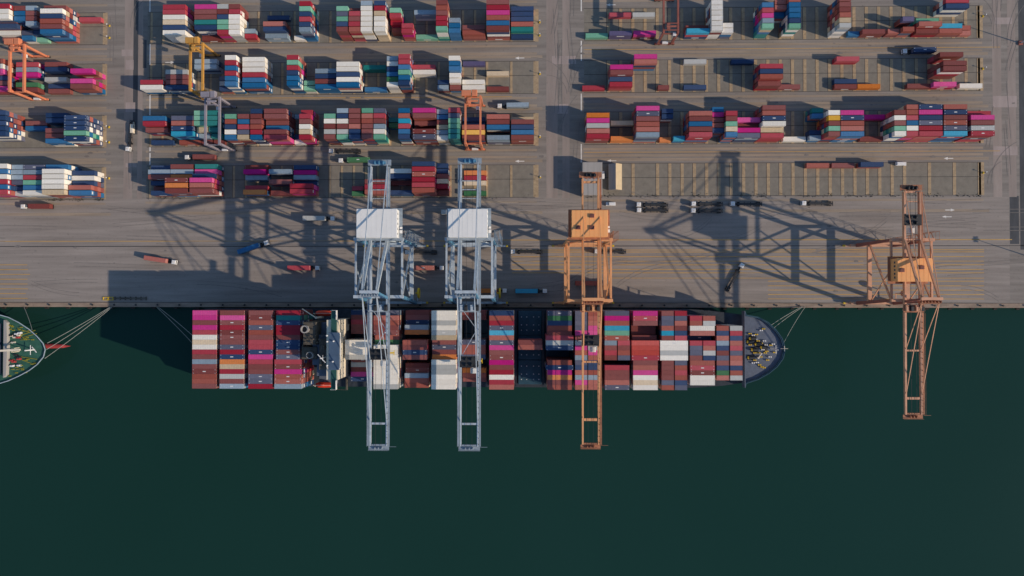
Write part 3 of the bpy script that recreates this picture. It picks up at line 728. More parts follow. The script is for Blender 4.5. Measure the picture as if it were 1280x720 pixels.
po = dict(walk=m_walko, bb=(), group='orange quay cranes', ties=((228,1.0),(300,.9),(383,1.0),(452,.9),(524,1.2)), stays=(452,522), strut=.95, back=.32, apy=374, wty=375.5,
          vents=((.56,.22),(.18,.66),(.56,.66)), lattice=False, walk2=False, trolley=425, spz=38)
sts('bright orange quay crane with flat orange machinery house, working over the ship amidships', (705, 752), (728.3, 748), (730.5, 752.5), 43.5, 66, 555, 224,
    (714.6, 760, 262.5, 295.8, 52), m_or, m_orh, m_or, dict(po))
pq = dict(po, ties=((241,1.0),(253,.4),(300,.8),(383,1.0),(437,.8),(496,1.1)), stays=(435,490), strut=.9, apy=373, wty=375, vents=((.12,.52),(.68,.4)), trolley=276, spz=39, spl=3.0)
sts('faded orange quay crane at the far right, idle with its boom over open water', (1067, 1112), (1131, 1150.5), (1153, 1174.5), 41, 61, 516, 241,
    (1122, 1166, 322.5, 352, 46.5), m_or2, m_orh, m_rtgd, pq)

# ------------------------------------------------------------------ rubber tyred gantries
def rtg(label, pxs, ytop_s, row, mc, trol=.15, cab_side=1):
    """pxs: px of both girders at z=18; row spanned"""
    z = 18.0
    X = [WX(p, ytop_s, z) for p in pxs]; gw = .95
    blk = 'left' if pxs[0] < 140 else 'middle' if pxs[0] < 700 else 'right'
    ys = ROWY[blk, row]-3.0; yn = ROWY[blk, row]+6*LP+4.4
    root = empty('yard_gantry_crane', ((X[0]+X[1])/2, (ys+yn)/2, 0), label, 'yard crane', 'gantry cranes straddling the yard rows')
    P = lambda name, mb, m_: part(name, mb, m_, root)
    for x in X:
        P('girder', MB().bar((x, ys-.8, z), (x, yn+.8, z), gw, 1.4), mc)
        for y in (ys, yn):
            P('leg', MB().bar((x, y, 2.0), (x, y, z-.76), 1.2, 1.0, w2=1.3, h2=1.1), mc)
    for y in (ys, yn):
        sb = P('sill_beam', MB().bar((X[0]-1.6, y, 1.7), (X[1]+1.6, y, 1.7), .9, .9), mc)
        for x in (X[0]-1.1, X[0]+1.1, X[1]-1.1, X[1]+1.1):
            part('wheel', MB().tube((x, y-.3, .78), (x, y+.3, .78), .76, 16), m_rubber, sb)
    P('end_tie', MB().bar((X[0]+.6, ys-.2, z-1.9), (X[1]-.6, ys-.2, z-1.9), .5, .6).bar((X[0]+.6, yn+.2, z-1.9), (X[1]-.6, yn+.2, z-1.9), .5, .6), mc)
    P('engine_house', MB().box(X[0]-2.0, (X[0]+X[1])/2-.9, yn+.3, yn+3.2, z-.6, z+2.0, bev=.15), mc)
    P('electrical_house', MB().box((X[0]+X[1])/2-.5, X[1]-1.7, yn+.1, yn+3.4, z-.6, z+2.2, bev=.15), mc)
    yt_ = ys+(yn-ys)*trol
    t = MB().box(X[0]-.4, X[1]+.4, yt_-2.0, yt_-1.6, z+.9, z+1.3).box(X[0]-.4, X[1]+.4, yt_+1.6, yt_+2.0, z+.9, z+1.3)
    t.tube((X[0]+1.2, yt_, z+1.7), (X[1]-1.2, yt_, z+1.7), .55, 12); t.box(X[0]+1.5, X[0]+3, yt_-1.55, yt_+1.55, z+.95, z+1.9)
    P('trolley', t, mc)
    cb = P('driver_cab', MB().box(X[1]-2.4, X[1]-.7, yt_-3.9, yt_-2.1, z-3.2, z-.9, bev=.1), m_white)
    part('window', MB().box(X[1]-2.3, X[1]-.8, yt_-3.96, yt_-3.903, z-3.0, z-1.6), m_glass, cb)
    lad = MB()
    for k in range(26): lad.bar((X[0]-.62, ys-.35, 2.2+k*.55), (X[0]-.62, ys+.35, 2.2+k*.55), .06)
    lad.bar((X[0]-.64, ys-.38, 2), (X[0]-.64, ys-.38, z), .07).bar((X[0]-.64, ys+.38, 2), (X[0]-.64, ys+.38, z), .07)
    P('ladder', lad, m_white)
    ge = MB().box(X[0]+2.2, X[1]-2.2, ys-.55, ys+.55, 2.2, 3.6, bev=.1); P('generator_box', ge, m_white)
    return root
rtg('orange gantry crane straddling the magenta containers at the far left', (12.5, 30.5), 80, 'B', m_rtg, .93)
rtg('yellow gantry crane over the second row of the middle yard', (238, 253.5), 80, 'B', m_rtgy, .9)
rtg('grey violet gantry crane over the teal containers', (257, 274.5), 150, 'C', m_rtgg, .92)
rtg('orange gantry crane straddling the yellow container in the middle yard', (581.8, 600.5), 150, 'C', m_rtg, .9)
rtg('brown-red gantry crane at the top edge, right of the vertical road', (829.5, 847.5), 20, 'A', m_rtgd, .1)

# ------------------------------------------------------------------ trucks
def truck_proto():
    root = empty('terminal_truck', (0,0,0), 'x', 'truck', 'terminal tractor trucks')
    P = lambda n, mb, m_, p=root: part(n, mb, m_, p, world=False)
    P('trailer', MB().box(-8.2, 4.9, -.55, .55, .95, 1.35).box(-8.2, -7.9, -1.2, 1.2, .95, 1.4).box(4.0, 4.3, -1.2, 1.2, .95, 1.4).box(-2.2, -1.9, -1.2, 1.2, .95, 1.38)
      .box(-5.4, -5.1, -1.2, 1.2, .95, 1.38).box(1.2, 1.5, -1.2, 1.2, .95, 1.38).box(-8.2, 4.3, -1.22, -1.1, 1.1, 1.3).box(-8.2, 4.3, 1.1, 1.22, 1.1, 1.3), m_dark)
    for x in (-7.0, -5.7):
        for s in (-1, 1): P('wheel', MB().tube((x, s*.75, .5), (x, s*1.2, .5), .5, 12), m_rubber)
    P('chassis', MB().box(3.2, 9.3, -.5, .5, .6, .94).box(7.0, 9.35, -1.0, 1.0, .5, .9), m_dark)
    for x in (4.6, 8.5):
        for s in (-1, 1): P('wheel', MB().tube((x, s*.7, .5), (x, s*1.18, .5), .52, 12), m_rubber)
    cab = P('cab', MB().box(6.9, 9.2, -1.15, 1.15, .95, 3.1, bev=.25), m_white)
    P('window', MB().box(9.203, 9.23, -1.0, 1.0, 1.9, 2.7).box(7.4, 8.8, -1.18, -1.153, 1.9, 2.7).box(7.4, 8.8, 1.153, 1.18, 1.9, 2.7), m_glass, cab)
    P('mirror', MB().box(8.9, 9.1, 1.3, 1.55, 2.0, 2.7).box(8.9, 9.1, -1.55, -1.3, 2.0, 2.7), m_dark, cab)
    P('roof_beacon', MB().tube((8.0, 0, 3.1), (8.0, 0, 3.3), .14, 10), m_yelp, cab)
    P('exhaust_stack', MB().tube((6.7, .85, 1), (6.7, .85, 3.3), .1, 8), m_dark)
    return root
TP = truck_proto(); first = [True]
def truck(cab, tail, label, cont=None, clabel=None, kind='4'):
    a = W(*cab); b_ = W(*tail); d = (a-b_).normalized(); ang = math.atan2(d.y, d.x)
    loc = a - d*8.1; loc.z = .02
    r = TP if first[0] else copy_tree(TP); first[0] = False
    r.location = loc; r.rotation_euler = (0, 0, ang); r['label'] = label
    if cont:
        c = add_container(0, 0, 0, cont, kind, clabel, 'containers carried on trucks')
        off = d*(-1.95); c.location = (loc.x+off.x, loc.y+off.y, 1.42); c.rotation_euler = (0, 0, ang)
    return r
truck((33, 258.8), (72, 258.8), 'truck with white cab heading left below the left yard', 'D', 'maroon container on the truck below the left yard')
truck((417.5, 273.8), (382, 273.6), 'truck carrying a grey container, just left of the white crane house', 'w', 'light grey container on the truck left of the white crane house')
truck((335, 304), (300, 316), 'truck turning with a bright blue container on the left apron', 'B', 'bright blue container on the turning truck, left apron')
truck((220.5, 328), (182, 322), 'truck with an orange-red container alone on the sunlit left apron', 'T', 'terracotta container on the lone truck, sunlit left apron')
truck((398.5, 335.2), (362, 335.2), 'truck in crane shadow with a red container left of the cranes', 'R', 'red container on the shaded truck left of the grey cranes')
truck((589, 266), (551, 266), 'truck half hidden under the second white crane house', 'w', 'grey container poking out left of the second white crane house')
truck((553, 335.2), (520, 335.2), 'truck with a terracotta container between the two grey cranes', 'T', 'terracotta container on the truck between the grey cranes')
truck((510, 315.5), (547, 315.8), 'empty dark trailer truck between the grey cranes near the landside rail')
truck((681, 363.8), (645, 363.8), 'truck with a steel blue container on the shaded quay', 'C', 'steel blue container on the shaded quay truck')
truck((631, 363.5), (598, 363.5), 'truck with an orange container under the second grey crane', 'O', 'orange container on the truck under the second grey crane')
truck((755.5, 354.5), (716, 354), 'truck with a red container under the bright orange crane', 'T', 'terracotta container on the truck under the bright orange crane')
truck((641, 315), (678, 315.2), 'empty dark trailer truck left of the bright orange crane legs')
truck((745, 314.5), (779, 314.8), 'empty trailer truck behind the bright orange crane right leg')
truck((797.3, 256.3), (836, 256.5), 'parked empty truck, rear one of the left pair beside the slabs')
truck((797.6, 263.3), (836, 263.5), 'parked empty truck, quay-side one of the left pair beside the slabs')
truck((865.3, 255.3), (904, 255.5), 'parked empty truck, rear one of the right pair beside the slabs')
truck((865.0, 263.8), (904, 264), 'parked empty truck, quay-side one of the right pair beside the slabs')
truck((914, 255.3), (953, 255.5), 'parked empty truck in the crane boom shadow')
truck((1002.3, 254.6), (1041, 254.8), 'parked empty truck alone at the right end of the parked line')
truck((925.5, 332), (914, 352), 'truck tractor driving away from the ship across the striped apron')
truck((163, 187.5), (167, 149), 'truck with white cab driving down the left vertical road')
truck((236.5, 197.6), (275, 197.8), 'truck with a navy container in shade above the nearest middle row', 'D', 'maroon container on the shaded truck above the nearest middle row')
truck((415.3, 189.7), (453, 189.9), 'truck with an empty brown trailer right behind the green container truck')
truck((427.3, 201.6), (465, 201), 'truck hauling a bright green container', 'K', 'bright green container on the truck beside the grey crane rear')
truck((624.5, 134), (661, 133.3), 'truck with a grey container behind the orange gantry', 'S', 'silver blue container on the truck behind the orange gantry')
truck((1127.5, 66), (1164, 65), 'truck with a navy container in the right yard lane', 'N', 'navy container on the truck in the right yard lane')
# vans and a pickup
def van(px, py, rz, label, col=m_white, L_=5.2):
    p = W(px, py); root = empty('van', (p.x, p.y, .02), label, 'van', None, rz)
    P = lambda n, mb, m_, q_=root: part(n, mb, m_, q_, world=False)
    body = P('body', MB().box(-L_/2, L_/2, -.95, .95, .4, 1.15, bev=.12).box(-L_/2+.1, L_/2-1.5, -.88, .88, 1.151, 2.15, bev=.2), col)
    P('window', MB().box(L_/2-1.49, L_/2-1.44, -.75, .75, 1.25, 1.9).box(-.3, 1.0, -.9, -.883, 1.35, 1.9).box(-.3, 1.0, .883, .9, 1.35, 1.9), m_glass, body)
    for x in (-L_/2+1.0, L_/2-1.0):
        for s in (-1, 1): P('wheel', MB().tube((x, s*.7, .34), (x, s*.97, .34), .34, 12), m_rubber)
    for s in (-1, 1): P('headlight', MB().box(L_/2+.003, L_/2+.04, s*.55, s*.85, .7, .95), m_mark, body)
    return root
van(763, 255.3, math.pi, 'white van parked right of the orange crane house')
van(1125, 205.2, 0, 'white van parked at the top of the empty right slabs', L_=5.6)
van(753, 219.3, math.pi/2, 'small white van in shade between the two yard buildings', L_=4.4)
van(167, 160, math.pi/2, 'cream box van on the left vertical road', m_cream, 6.4)

# ------------------------------------------------------------------ yard buildings
a = W(727.2, 246); b_ = W(750, 207)
root = empty('service_building', ((a.x+b_.x)/2, (a.y+b_.y)/2, 0), 'flat grey-roofed building behind the bright orange crane', 'building')
hh = 8.0
wl = part('wall', MB().box(a.x, b_.x, a.y, b_.y, 0.02, hh), m_bwall, root)
part('window', MB().box(a.x+2, a.x+4, a.y-.04, a.y-.004, 2, 3.5).box(a.x+6, a.x+8, a.y-.04, a.y-.004, 2, 3.5), m_glass, wl)
part('door', MB().box(a.x+4.5, a.x+5.6, a.y-.05, a.y-.004, .03, 2.2), m_dark, wl)
rf = part('roof', MB().box(a.x-.3, b_.x+.3, a.y-.3, b_.y+.3, hh+.003, hh+.3, bev=.1), m_roof, root)
vb = MB()
for k in range(4): vb.box(a.x+1.4+k*2.1, a.x+2.4+k*2.1, a.y+8.5, a.y+9.6, hh+.303, hh+1.1, bev=.1)
part('roof_unit', vb, m_rtgd, rf)
a = W(760.5, 238); b_ = W(776, 206.5)
root = empty('gabled_shed', ((a.x+b_.x)/2, (a.y+b_.y)/2, 0), 'small gabled shed with sunlit cream painted on its grey roof right of the grey-roofed building', 'building')
xm = (a.x+b_.x)/2
part('wall', MB().prism([(a.x,a.y),(b_.x,a.y),(b_.x,b_.y),(a.x,b_.y)], .02, 2.6), m_bwall, root)
sl = MB(); sl.add([(a.x-.2,a.y-.2,2.61),(xm,a.y-.2,4.9),(xm,b_.y+.2,4.9),(a.x-.2,b_.y+.2,2.61),(a.x-.2,a.y-.2,2.75),(xm,a.y-.2,5.05),(xm,b_.y+.2,5.05),(a.x-.2,b_.y+.2,2.75)],
   [(3,2,1,0),(4,5,6,7),(0,1,5,4),(1,2,6,5),(2,3,7,6),(3,0,4,7)])
part('roof_slope', sl, m_roof, root, label='grey western roof slope')
sl = MB(); sl.add([(xm+.01,a.y-.2,4.9),(b_.x+.2,a.y-.2,2.61),(b_.x+.2,b_.y+.2,2.61),(xm+.01,b_.y+.2,4.9),(xm+.01,a.y-.2,5.05),(b_.x+.2,a.y-.2,2.75),(b_.x+.2,b_.y+.2,2.75),(xm+.01,b_.y+.2,5.05)],
   [(3,2,1,0),(4,5,6,7),(0,1,5,4),(1,2,6,5),(2,3,7,6),(3,0,4,7)])
part('roof_slope', sl, m_roof_lit, root, label='eastern roof slope painted sunlit cream')  # sunlight on this slope is put into its colour
gb = MB()
for y in (a.y+.01, b_.y-.01): gb.add([(a.x, y, 2.6), (b_.x, y, 2.6), (xm, y, 4.88)], [(0,1,2)])
part('gable', gb, m_bwall, root)

# small furniture: posts, lamp masts, bollards, fenders
def post(px, py, label):
    p = W(px, py); r = empty('warning_post', (p.x, p.y, .02), label, 'post', 'yellow posts at the block ends')
    part('base', MB().box(-.4, .4, -.55, .55, 0, .45, bev=.1), m_yelp, r, world=False)
    part('pole', MB().tube((0,0,.5), (0,0,2.6), .12, 8), m_dark, r, world=False)
    part('lamp_head', MB().box(-.25, .3, -.25, .25, 2.6, 3.0, bev=.08), m_white, r, world=False)
for px, py, l in ((674.5,28,'north end of the middle yard back row'),(674.5,44.5,'south end of the middle yard back row'),(674.8,92.5,'east end of the middle yard second row'),
        (674.8,171,'east end of the middle yard third row'),(675.3,221.5,'east end of the middle row nearest the quay'),(137,32.5,'north end of the left back row'),
        (137,47.5,'south end of the left back row'),(136.5,159,'upper end of the left third row'),(136.5,178,'lower end of the left third row'),(136.5,223,'east end of the left row nearest the quay'),
        (1228.5,20.5,'east end of the right back row'),(1228.5,86,'east end of the right second row'),(1229,216,'east end of the empty right slabs')):
    post(px, py, 'yellow post with white lamp at the '+l)
def mast(px, py, h, label):
    p = W(px, py); r = empty('lamp_mast', (p.x, p.y, .02), label, 'lamp mast', 'tall lamp masts')
    part('pole', MB().tube((0,0,.8), (0,0,h), .32, 12, r2=.14), m_grey, r, world=False)
    part('foundation', MB().box(-1.1, 1.1, -1.1, 1.1, 0, .8, bev=.15), m_rtgd, r, world=False)
    hd = MB().tube((0,0,h), (0,0,h+.3), 1.1, 12)
    hp = part('lamp_ring', hd, m_dark, r, world=False)
    for k in range(6):
        t = k*math.pi/3; part('floodlight', MB().box(math.cos(t)*1.4-.3, math.cos(t)*1.4+.3, math.sin(t)*1.4-.3, math.sin(t)*1.4+.3, h-.2, h+.25), m_mark, hp, world=False)
mast(1275, 54, 17, 'lamp mast at the top right edge of the yard')
mast(1296, 324, 17.5, 'lamp mast just beyond the right edge near the quay')
mb = MB().tube((0,0,0), (0,0,.55), .35, 12, r2=.28).tube((0,0,.55), (0,0,.8), .55, 12, r2=.45)
bme = mb.mesh('bollard', m_dark); fme = MB()
fme.tube((-.9, -.55, -1.7), (.9, -.55, -1.7), .55, 14).box(-1.1, 1.1, -.25, -.003, -2.6, -.8)
fm = fme.mesh('fender', m_rubber); k = 0
x = WX(2, 385)
while x < WX(1290, 385):
    k += 1
    o = bpy.data.objects.new('quay_bollard', bme); C.objects.link(o); o.location = (x+3, QY+1.2, .12)
    o['label'] = 'black mooring bollard on the quay edge'; o['category'] = 'bollard'; o['group'] = 'bollards along the quay edge'
    o = bpy.data.objects.new('quay_fender', fm); C.objects.link(o); o.location = (x, QY, 0)
    o['label'] = 'black rubber fender hanging on the quay wall'; o['category'] = 'fender'; o['group'] = 'fenders along the quay wall'
    x += 12.2

# ------------------------------------------------------------------ main ship
root = empty('container_ship', (WX(600, 436, 10), WY(600, 436, 10), WZ), 'long container ship with slate blue bow deck, loaded with coloured containers beside the quay', 'ship', 'moored ships')
P = lambda n, mb, m_, p=None, label=None: part(n, mb, m_, p or root, True, label)
zd = 12.5
out = [(862,386.6),(880,387.6),(905,390.4),(930,393.6),(945,396.2),(957,402.5),(967,412),(974.5,422.5),(978.5,435.5),(976,447),(968.5,457.5),(958,466),(945,473.2),(930,478.2),(905,482),(880,484),(862,484.8)]
bow = [W(x_, y_, zd) for x_, y_ in out]
yn_ = bow[0].y; ysn = bow[-1].y; xs_ = WX(246, 436, zd)
stern = [Vector((xs_+4, ysn, 0)), Vector((xs_, ysn+5, 0)), Vector((xs_, yn_-5, 0)), Vector((xs_+4, yn_, 0))]
deckpoly = list(reversed(bow)) # from south-west round bow to north
poly = stern[::-1]
ring = [(p.x, p.y) for p in stern] + [(p.x, p.y) for p in bow]           # clockwise
ring = ring[::-1]                                                          # counter-clockwise
cxm = (yn_+ysn)/2; xb0 = bow[0].x
def wl(p, f):
    x_, y_ = p
    if x_ <= xb0: return (x_, y_)
    t = (x_-xb0)/(bow[8].x-xb0); return (xb0+(x_-xb0)*(1-.14*t), cxm+(y_-cxm)*(1-.5*t**1.5))
lo = [wl(p, 0) for p in ring]
hull = MB(); n = len(ring)
hull.add([(p[0],p[1],WZ-6) for p in lo]+[(p[0],p[1],zd) for p in ring], [(i,(i+1)%n,n+(i+1)%n,n+i) for i in range(n)])
hl = P('hull', hull, m_hull)
P('main_deck', MB().add([(p[0],p[1],zd-.02) for p in ring], [tuple(range(n))]) or (lambda: None)() if False else (lambda mm: (mm.add([(p[0],p[1],zd-.02) for p in ring], [tuple(range(n))]), mm)[1])(MB()), m_deckd)
# forecastle: raised deck and bulwark
xf = WX(930.5, 436, zd+2.5); fpts = [p for p in ring if p[0] > xf+.5]
fc = sorted([p for p in ring if p[0] > xf+.5], key=lambda p: math.atan2(p[1]-cxm, p[0]-xf))
zfc = zd+2.3
ins = [((p[0]-xf)*.985+xf, cxm+(p[1]-cxm)*.985) for p in fc]
ends = [(xf, cxm-19.8)], [(xf, cxm+19.8)]
fpoly = ends[0]+ins+ends[1]
mm = MB(); mm.prism(fpoly, zd, zfc); fd = P('forecastle_deck', mm, m_deck)
# bulwark
outer = ends[0]+fc+ends[1]; mm = MB(); k = len(outer)
inn = [((p[0]-xf)*.96+xf, cxm+(p[1]-cxm)*.965) for p in outer]
for i in range(k-1):
    a0, a1, b0, b1 = outer[i], outer[i+1], inn[i], inn[i+1]
    mm.add([(a0[0],a0[1],zd),(a1[0],a1[1],zd),(a1[0],a1[1],zfc+1.3),(a0[0],a0[1],zfc+1.3),(b0[0],b0[1],zfc+.01),(b1[0],b1[1],zfc+.01),(b1[0]*.97+a1[0]*.03,b1[1]*.97+a1[1]*.03,zfc+1.3),(b0[0]*.97+a0[0]*.03,b0[1]*.97+a0[1]*.03,zfc+1.3)],
           [(0,1,2,3),(5,4,7,6),(3,2,6,7)])
P('bulwark', mm, m_hatch)
mm = MB()
for i in range(k-1): mm.bar((outer[i][0],outer[i][1],zfc+1.45), (outer[i+1][0],outer[i+1][1],zfc+1.45), .35, .2)
P('bulwark_rail', mm, m_hatch)
mm = MB().box(xf-.6, xf-.2, cxm-20, cxm+20, zd+.01, zfc+2.6); P('breakwater', mm, m_deck)
# bow side strips of deck next to the first stacks
def fit(px, py): return W(px, py, zfc)
random.seed(5)
for i, (px, py) in enumerate(((941,419),(939.5,422),(945,418),(957,431),(958,439),(963,431.5),(955,426),(950.5,446),(943,450),(941,453.5),(952,458.5),(954.5,459.5),(951,413),(954,411),(968,440.5),(962,446),(940,436),(948,441),(944,424),(947,426),(951,429),(953,437),(956,441),(943,441),(946,453),(949,456),(937,431),(966,430),(959,450),(937,417))):
    p = fit(px, py)
    P('bollard_pair', MB().tube((p.x-.5,p.y,zfc),(p.x-.5,p.y,zfc+.9),.34,10).tube((p.x+.5,p.y,zfc),(p.x+.5,p.y,zfc+.9),.34,10), m_yelp if i % 3 else m_white)
for px, py in ((938,427),(939,447),(955,434),(948,430),(943.5,437),(941,423)):
    p = fit(px, py)
    w_ = P('mooring_winch', MB().box(p.x-1.8,p.x+1.8,p.y-1.4,p.y+1.4,zfc+.003,zfc+.3).tube((p.x-1.4,p.y,zfc+1.1),(p.x+1.4,p.y,zfc+1.1),.8,14), m_dark)
    part('motor', MB().box(p.x-2.2,p.x-1.45,p.y-.6,p.y+.6,zfc+.305,zfc+1.5), m_yelp, w_)
p = fit(947, 447); p2 = fit(951, 441)
P('deck_crane_arm', MB().bar((p.x,p.y,zfc+1.5),(p2.x,p2.y,zfc+1.8),.4).tube((p.x,p.y,zfc),(p.x,p.y,zfc+1.6),.5,10), m_cream)
p = fit(963, 435.5)
fmst = P('foremast', MB().tube((p.x,p.y,zfc),(p.x,p.y,zfc+11),.35,10,r2=.2), m_white); part('crosstree', MB().bar((p.x,p.y-2.2,zfc+8),(p.x,p.y+2.2,zfc+8),.25), m_white, fmst)
p = fit(978, 435.5); P('bow_jack', MB().bar((p.x-1.5,p.y,zfc+1.6),(p.x+2.2,p.y,zfc+1.9),.2).bar((p.x+.4,p.y-1.4,zfc+1.8),(p.x+.4,p.y+1.4,zfc+1.8),.2), m_cream)
# hatch covers and lashing bridges
top_y = SY0+1.25; bot_y = SY0-15*SPITCH-1.25
for i, xl in enumerate(bayx):
    kind = SHIP[i][1]; spec = SHIP[i][2].split()
    rows = [r for r, t in enumerate(spec) if t != '.']
    if i == 10: rows = list(range(16))
    r0, r1 = min(rows), max(rows)
    if i < 17: L_ = 12.4 if kind == 4 else 12.6
    else: L_ = 6.1
    ya_, yb_ = SY0-r0*SPITCH+1.2, SY0-r1*SPITCH-1.2
    ya_ = min(ya_, yn_-.8) if r0 == 0 else ya_; yb_ = max(yb_, ysn+.8) if r1 == 15 else yb_
    th = (ya_-yb_)/3
    for s in range(3):
        y1_ = ya_-s*th-.12; y0_ = ya_-(s+1)*th+.12
        hc = P('hatch_cover', MB().box(xl-.1, xl-.1+L_, y0_, y1_, zd+.01, DZ-.02, bev=.15), m_hatch)
        if i == 10:
            dt = MB()
            for xx in (1.6, 4.4, 8.0, 10.8):
                for yy in (.2, .42, .75): dt.box(xl+xx-.22, xl+xx+.22, y0_+(y1_-y0_)*yy-.22, y0_+(y1_-y0_)*yy+.22, DZ-.017, DZ+.1)
            part('lashing_socket', dt, m_mark, hc)
    if i not in (3, 4) and i < 17:
        x = xl+L_+.55; lb = MB()
        for yy in range(17):
            y = top_y-.1-yy*(top_y-bot_y-.2)/16; lb.bar((x, y, zd), (x, y, DZ+6.4), .22)
        lb.box(x-.5, x+.5, bot_y, top_y, DZ+5.9, DZ+6.0); lb.box(x-.5, x+.5, bot_y, top_y, DZ+2.8, DZ+2.9)
        P('lashing_bridge', lb, m_deckd)
# superstructure
def q4(x0, x1, y0, y1, z): a = W(x0, y1, z); b = W(x1, y0, z); return a.x, b.x, a.y, b.y
ax_, bx_, ay_, by_ = q4(408, 423.3, 400, 474.5, 42.5)
acc = P('accommodation', MB().box(ax_, bx_, ay_, by_, zd, 42.5), m_cream)
part('lower_front_shade', MB().box(bx_+.005, bx_+.25, ay_-.2, by_+.2, zd+.02, 29), m_deckd, acc)  # shade low on the front wall, painted as an added dark panel
for lv in range(2):
    z = zd+20+lv*4.5
    for k in range(9):
        y = ay_+2+(by_-ay_-4)*k/8; part('window', MB().box(bx_+.003, bx_+.03, y-.3, y+.3, z, z+.6), m_glass, acc)
ax2, bx2, ay2, by2 = q4(396, 408.6, 403, 470, 33); P('aft_accommodation', MB().box(ax2, ax_-.01, ay2, by2, zd, 33), m_deck)
P('boat_deck', MB().box(ax2-2, ax_-.01, bot_y+1.5, top_y-1.5, 21.5, 22).box(ax2-1, ax_-.6, ay2+6, by2-6, 33.01, 37), m_deck)
aw, bw, cw, dw = q4(413.4, 420.5, 388, 487, 43.6)
wing = P('bridge_wing', MB().box(aw, bw, cw, dw, 42.51, 43.4), m_wing)
wr = MB()
for (x0, x1, y) in ((aw, bw, cw), (aw, bw, dw)): wr.bar((x0, y, 44.5), (x1, y, 44.5), .12); wr.bar((x0, y, 43.4), (x0, y, 44.5), .12); wr.bar((x1, y, 43.4), (x1, y, 44.5), .12)
wr.box(bw-.01, bw+.25, cw, cw+4.5, 42.6, 44.6).box(bw-.01, bw+.25, dw-4.5, dw, 42.6, 44.6)
part('wing_screen', wr, m_white, wing)
a1, b1, c1, d1 = q4(410.5, 424.3, 415.5, 462.5, 47)
wh = P('wheelhouse', MB().box(a1+.3, b1-.3, c1+.3, d1-.3, 43.41, 46.6), m_white)
part('window', MB().box(b1-.297, b1-.26, c1+.8, d1-.8, 44.8, 46.1), m_glass, wh)
part('roof', MB().box(a1, b1, c1, d1, 46.603, 47, bev=.1), m_wheel, wh)
for px, py in ((417,426.5),(416,452),(408.7,419.5),(409,427),(409,457)):
    p = W(px, py, 47.5); P('radome', MB().tube((p.x,p.y,46.2),(p.x,p.y,47.7),.3,8).tube((p.x,p.y,47.7),(p.x,p.y,48.3),.45,10,r2=.25), m_white)
a3, b3, c3, d3 = q4(399, 410, 424, 462, 40.5)
P('signal_deck', MB().box(a3, ax_-.02, c3, d3, 37.01, 40.5).box(a3+.5, a3+1.5, c3+2, c3+6, 40.5, 42).box(a3+1.5, a3+3, d3-5, d3-3, 40.5, 42.4), m_fun)
p = W(405, 447, 44); p2 = W(409, 451, 47)
P('radar_mast', MB().bar((p.x,p.y,41),(p.x,p.y,50),.3).bar((p.x-1.6,p.y+2.0,49),(p.x+2.2,p.y-2,49),.3).bar((p.x,p.y-1.4,46),(p.x,p.y+1.4,46),.15), m_white)
# funnel
fa, fb, fc_, fd_ = q4(374.5, 396, 401.5, 433, 42); 
fn = P('funnel', MB().prism([(fa+1,fc_),(fb,fc_),(fb,fd_),(fa+1,fd_)], zd, 42, top=[(fa+1.8,fc_+.8),(fb-.6,fc_+.8),(fb-.6,fd_-.6),(fa+1.8,fd_-.6)]), m_fun)
p = W(381.5, 411.5, 43); pp = MB(); 
for k in range(1):
    n_ = 16; r1_, r2_ = 1.9, 1.4
    vo = [(p.x+r1_*math.cos(2*math.pi*i/n_), p.y+r1_*math.sin(2*math.pi*i/n_)) for i in range(n_)]; vi = [(p.x+r2_*math.cos(2*math.pi*i/n_), p.y+r2_*math.sin(2*math.pi*i/n_)) for i in range(n_)]
    pp.add([(x,y,42) for x,y in vo]+[(x,y,44.5) for x,y in vo]+[(x,y,44.5) for x,y in vi]+[(x,y,42.05) for x,y in vi],
           [(i,(i+1)%n_,n_+(i+1)%n_,n_+i) for i in range(n_)]+[(n_+i,n_+(i+1)%n_,2*n_+(i+1)%n_,2*n_+i) for i in range(n_)]+[(2*n_+i,2*n_+(i+1)%n_,3*n_+(i+1)%n_,3*n_+i) for i in range(n_)]+[tuple(range(3*n_,4*n_))])
part('exhaust_pipe', pp, m_roof, fn)
part('soot_cap', MB().tube((p.x,p.y,42.01),(p.x,p.y,43.2),1.35,14), m_dark, fn)
for k in range(9): part('uptake', MB().tube((fa+3+k*1.0, fc_+2+(k%3)*1.6, 42), (fa+3+k*1.0, fc_+2+(k%3)*1.6, 43+.3*(k%2)), .4, 8), m_fun, fn)
fa, fb, fc_, fd_ = q4(377, 396, 434, 449, 38)
f2 = P('engine_casing', MB().box(fa, fb, fc_, fd_, zd, 38), m_fun); p = W(387.5, 444, 39.5)
part('exhaust_pipe', MB().tube((p.x,p.y,38),(p.x,p.y,40.5),1.7,16), m_roof, f2); part('pipe_mouth', MB().tube((p.x,p.y,40.503),(p.x,p.y,40.55),1.35,16), m_dark, f2)
for py in (391.5, 481):
    c_ = W(405.5, py, 24); n_ = 9; lbm = MB(); prof = [(-4.6,.1),(-4.2,.9),(-3,1.35),(0,1.5),(3,1.35),(4.2,.9),(4.6,.1)]
    for i in range(len(prof)-1):
        lbm.tube((c_.x+prof[i][0],c_.y,24),(c_.x+prof[i+1][0],c_.y,24),prof[i][1],12,r2=prof[i+1][1])
    lb_ = P('lifeboat', lbm, m_red); part('canopy_hatch', MB().box(c_.x-1.6,c_.x+.2,c_.y-.6,c_.y+.6,25.2,25.9,bev=.1), m_red, lb_)
    P('davit', MB().bar((c_.x-5.4,c_.y-1,22),(c_.x-5.0,c_.y,26),.35).bar((c_.x+5.4,c_.y-1,22),(c_.x+5.0,c_.y,26),.35).bar((c_.x-5,c_.y,26),(c_.x+5,c_.y,26),.15), m_cream)
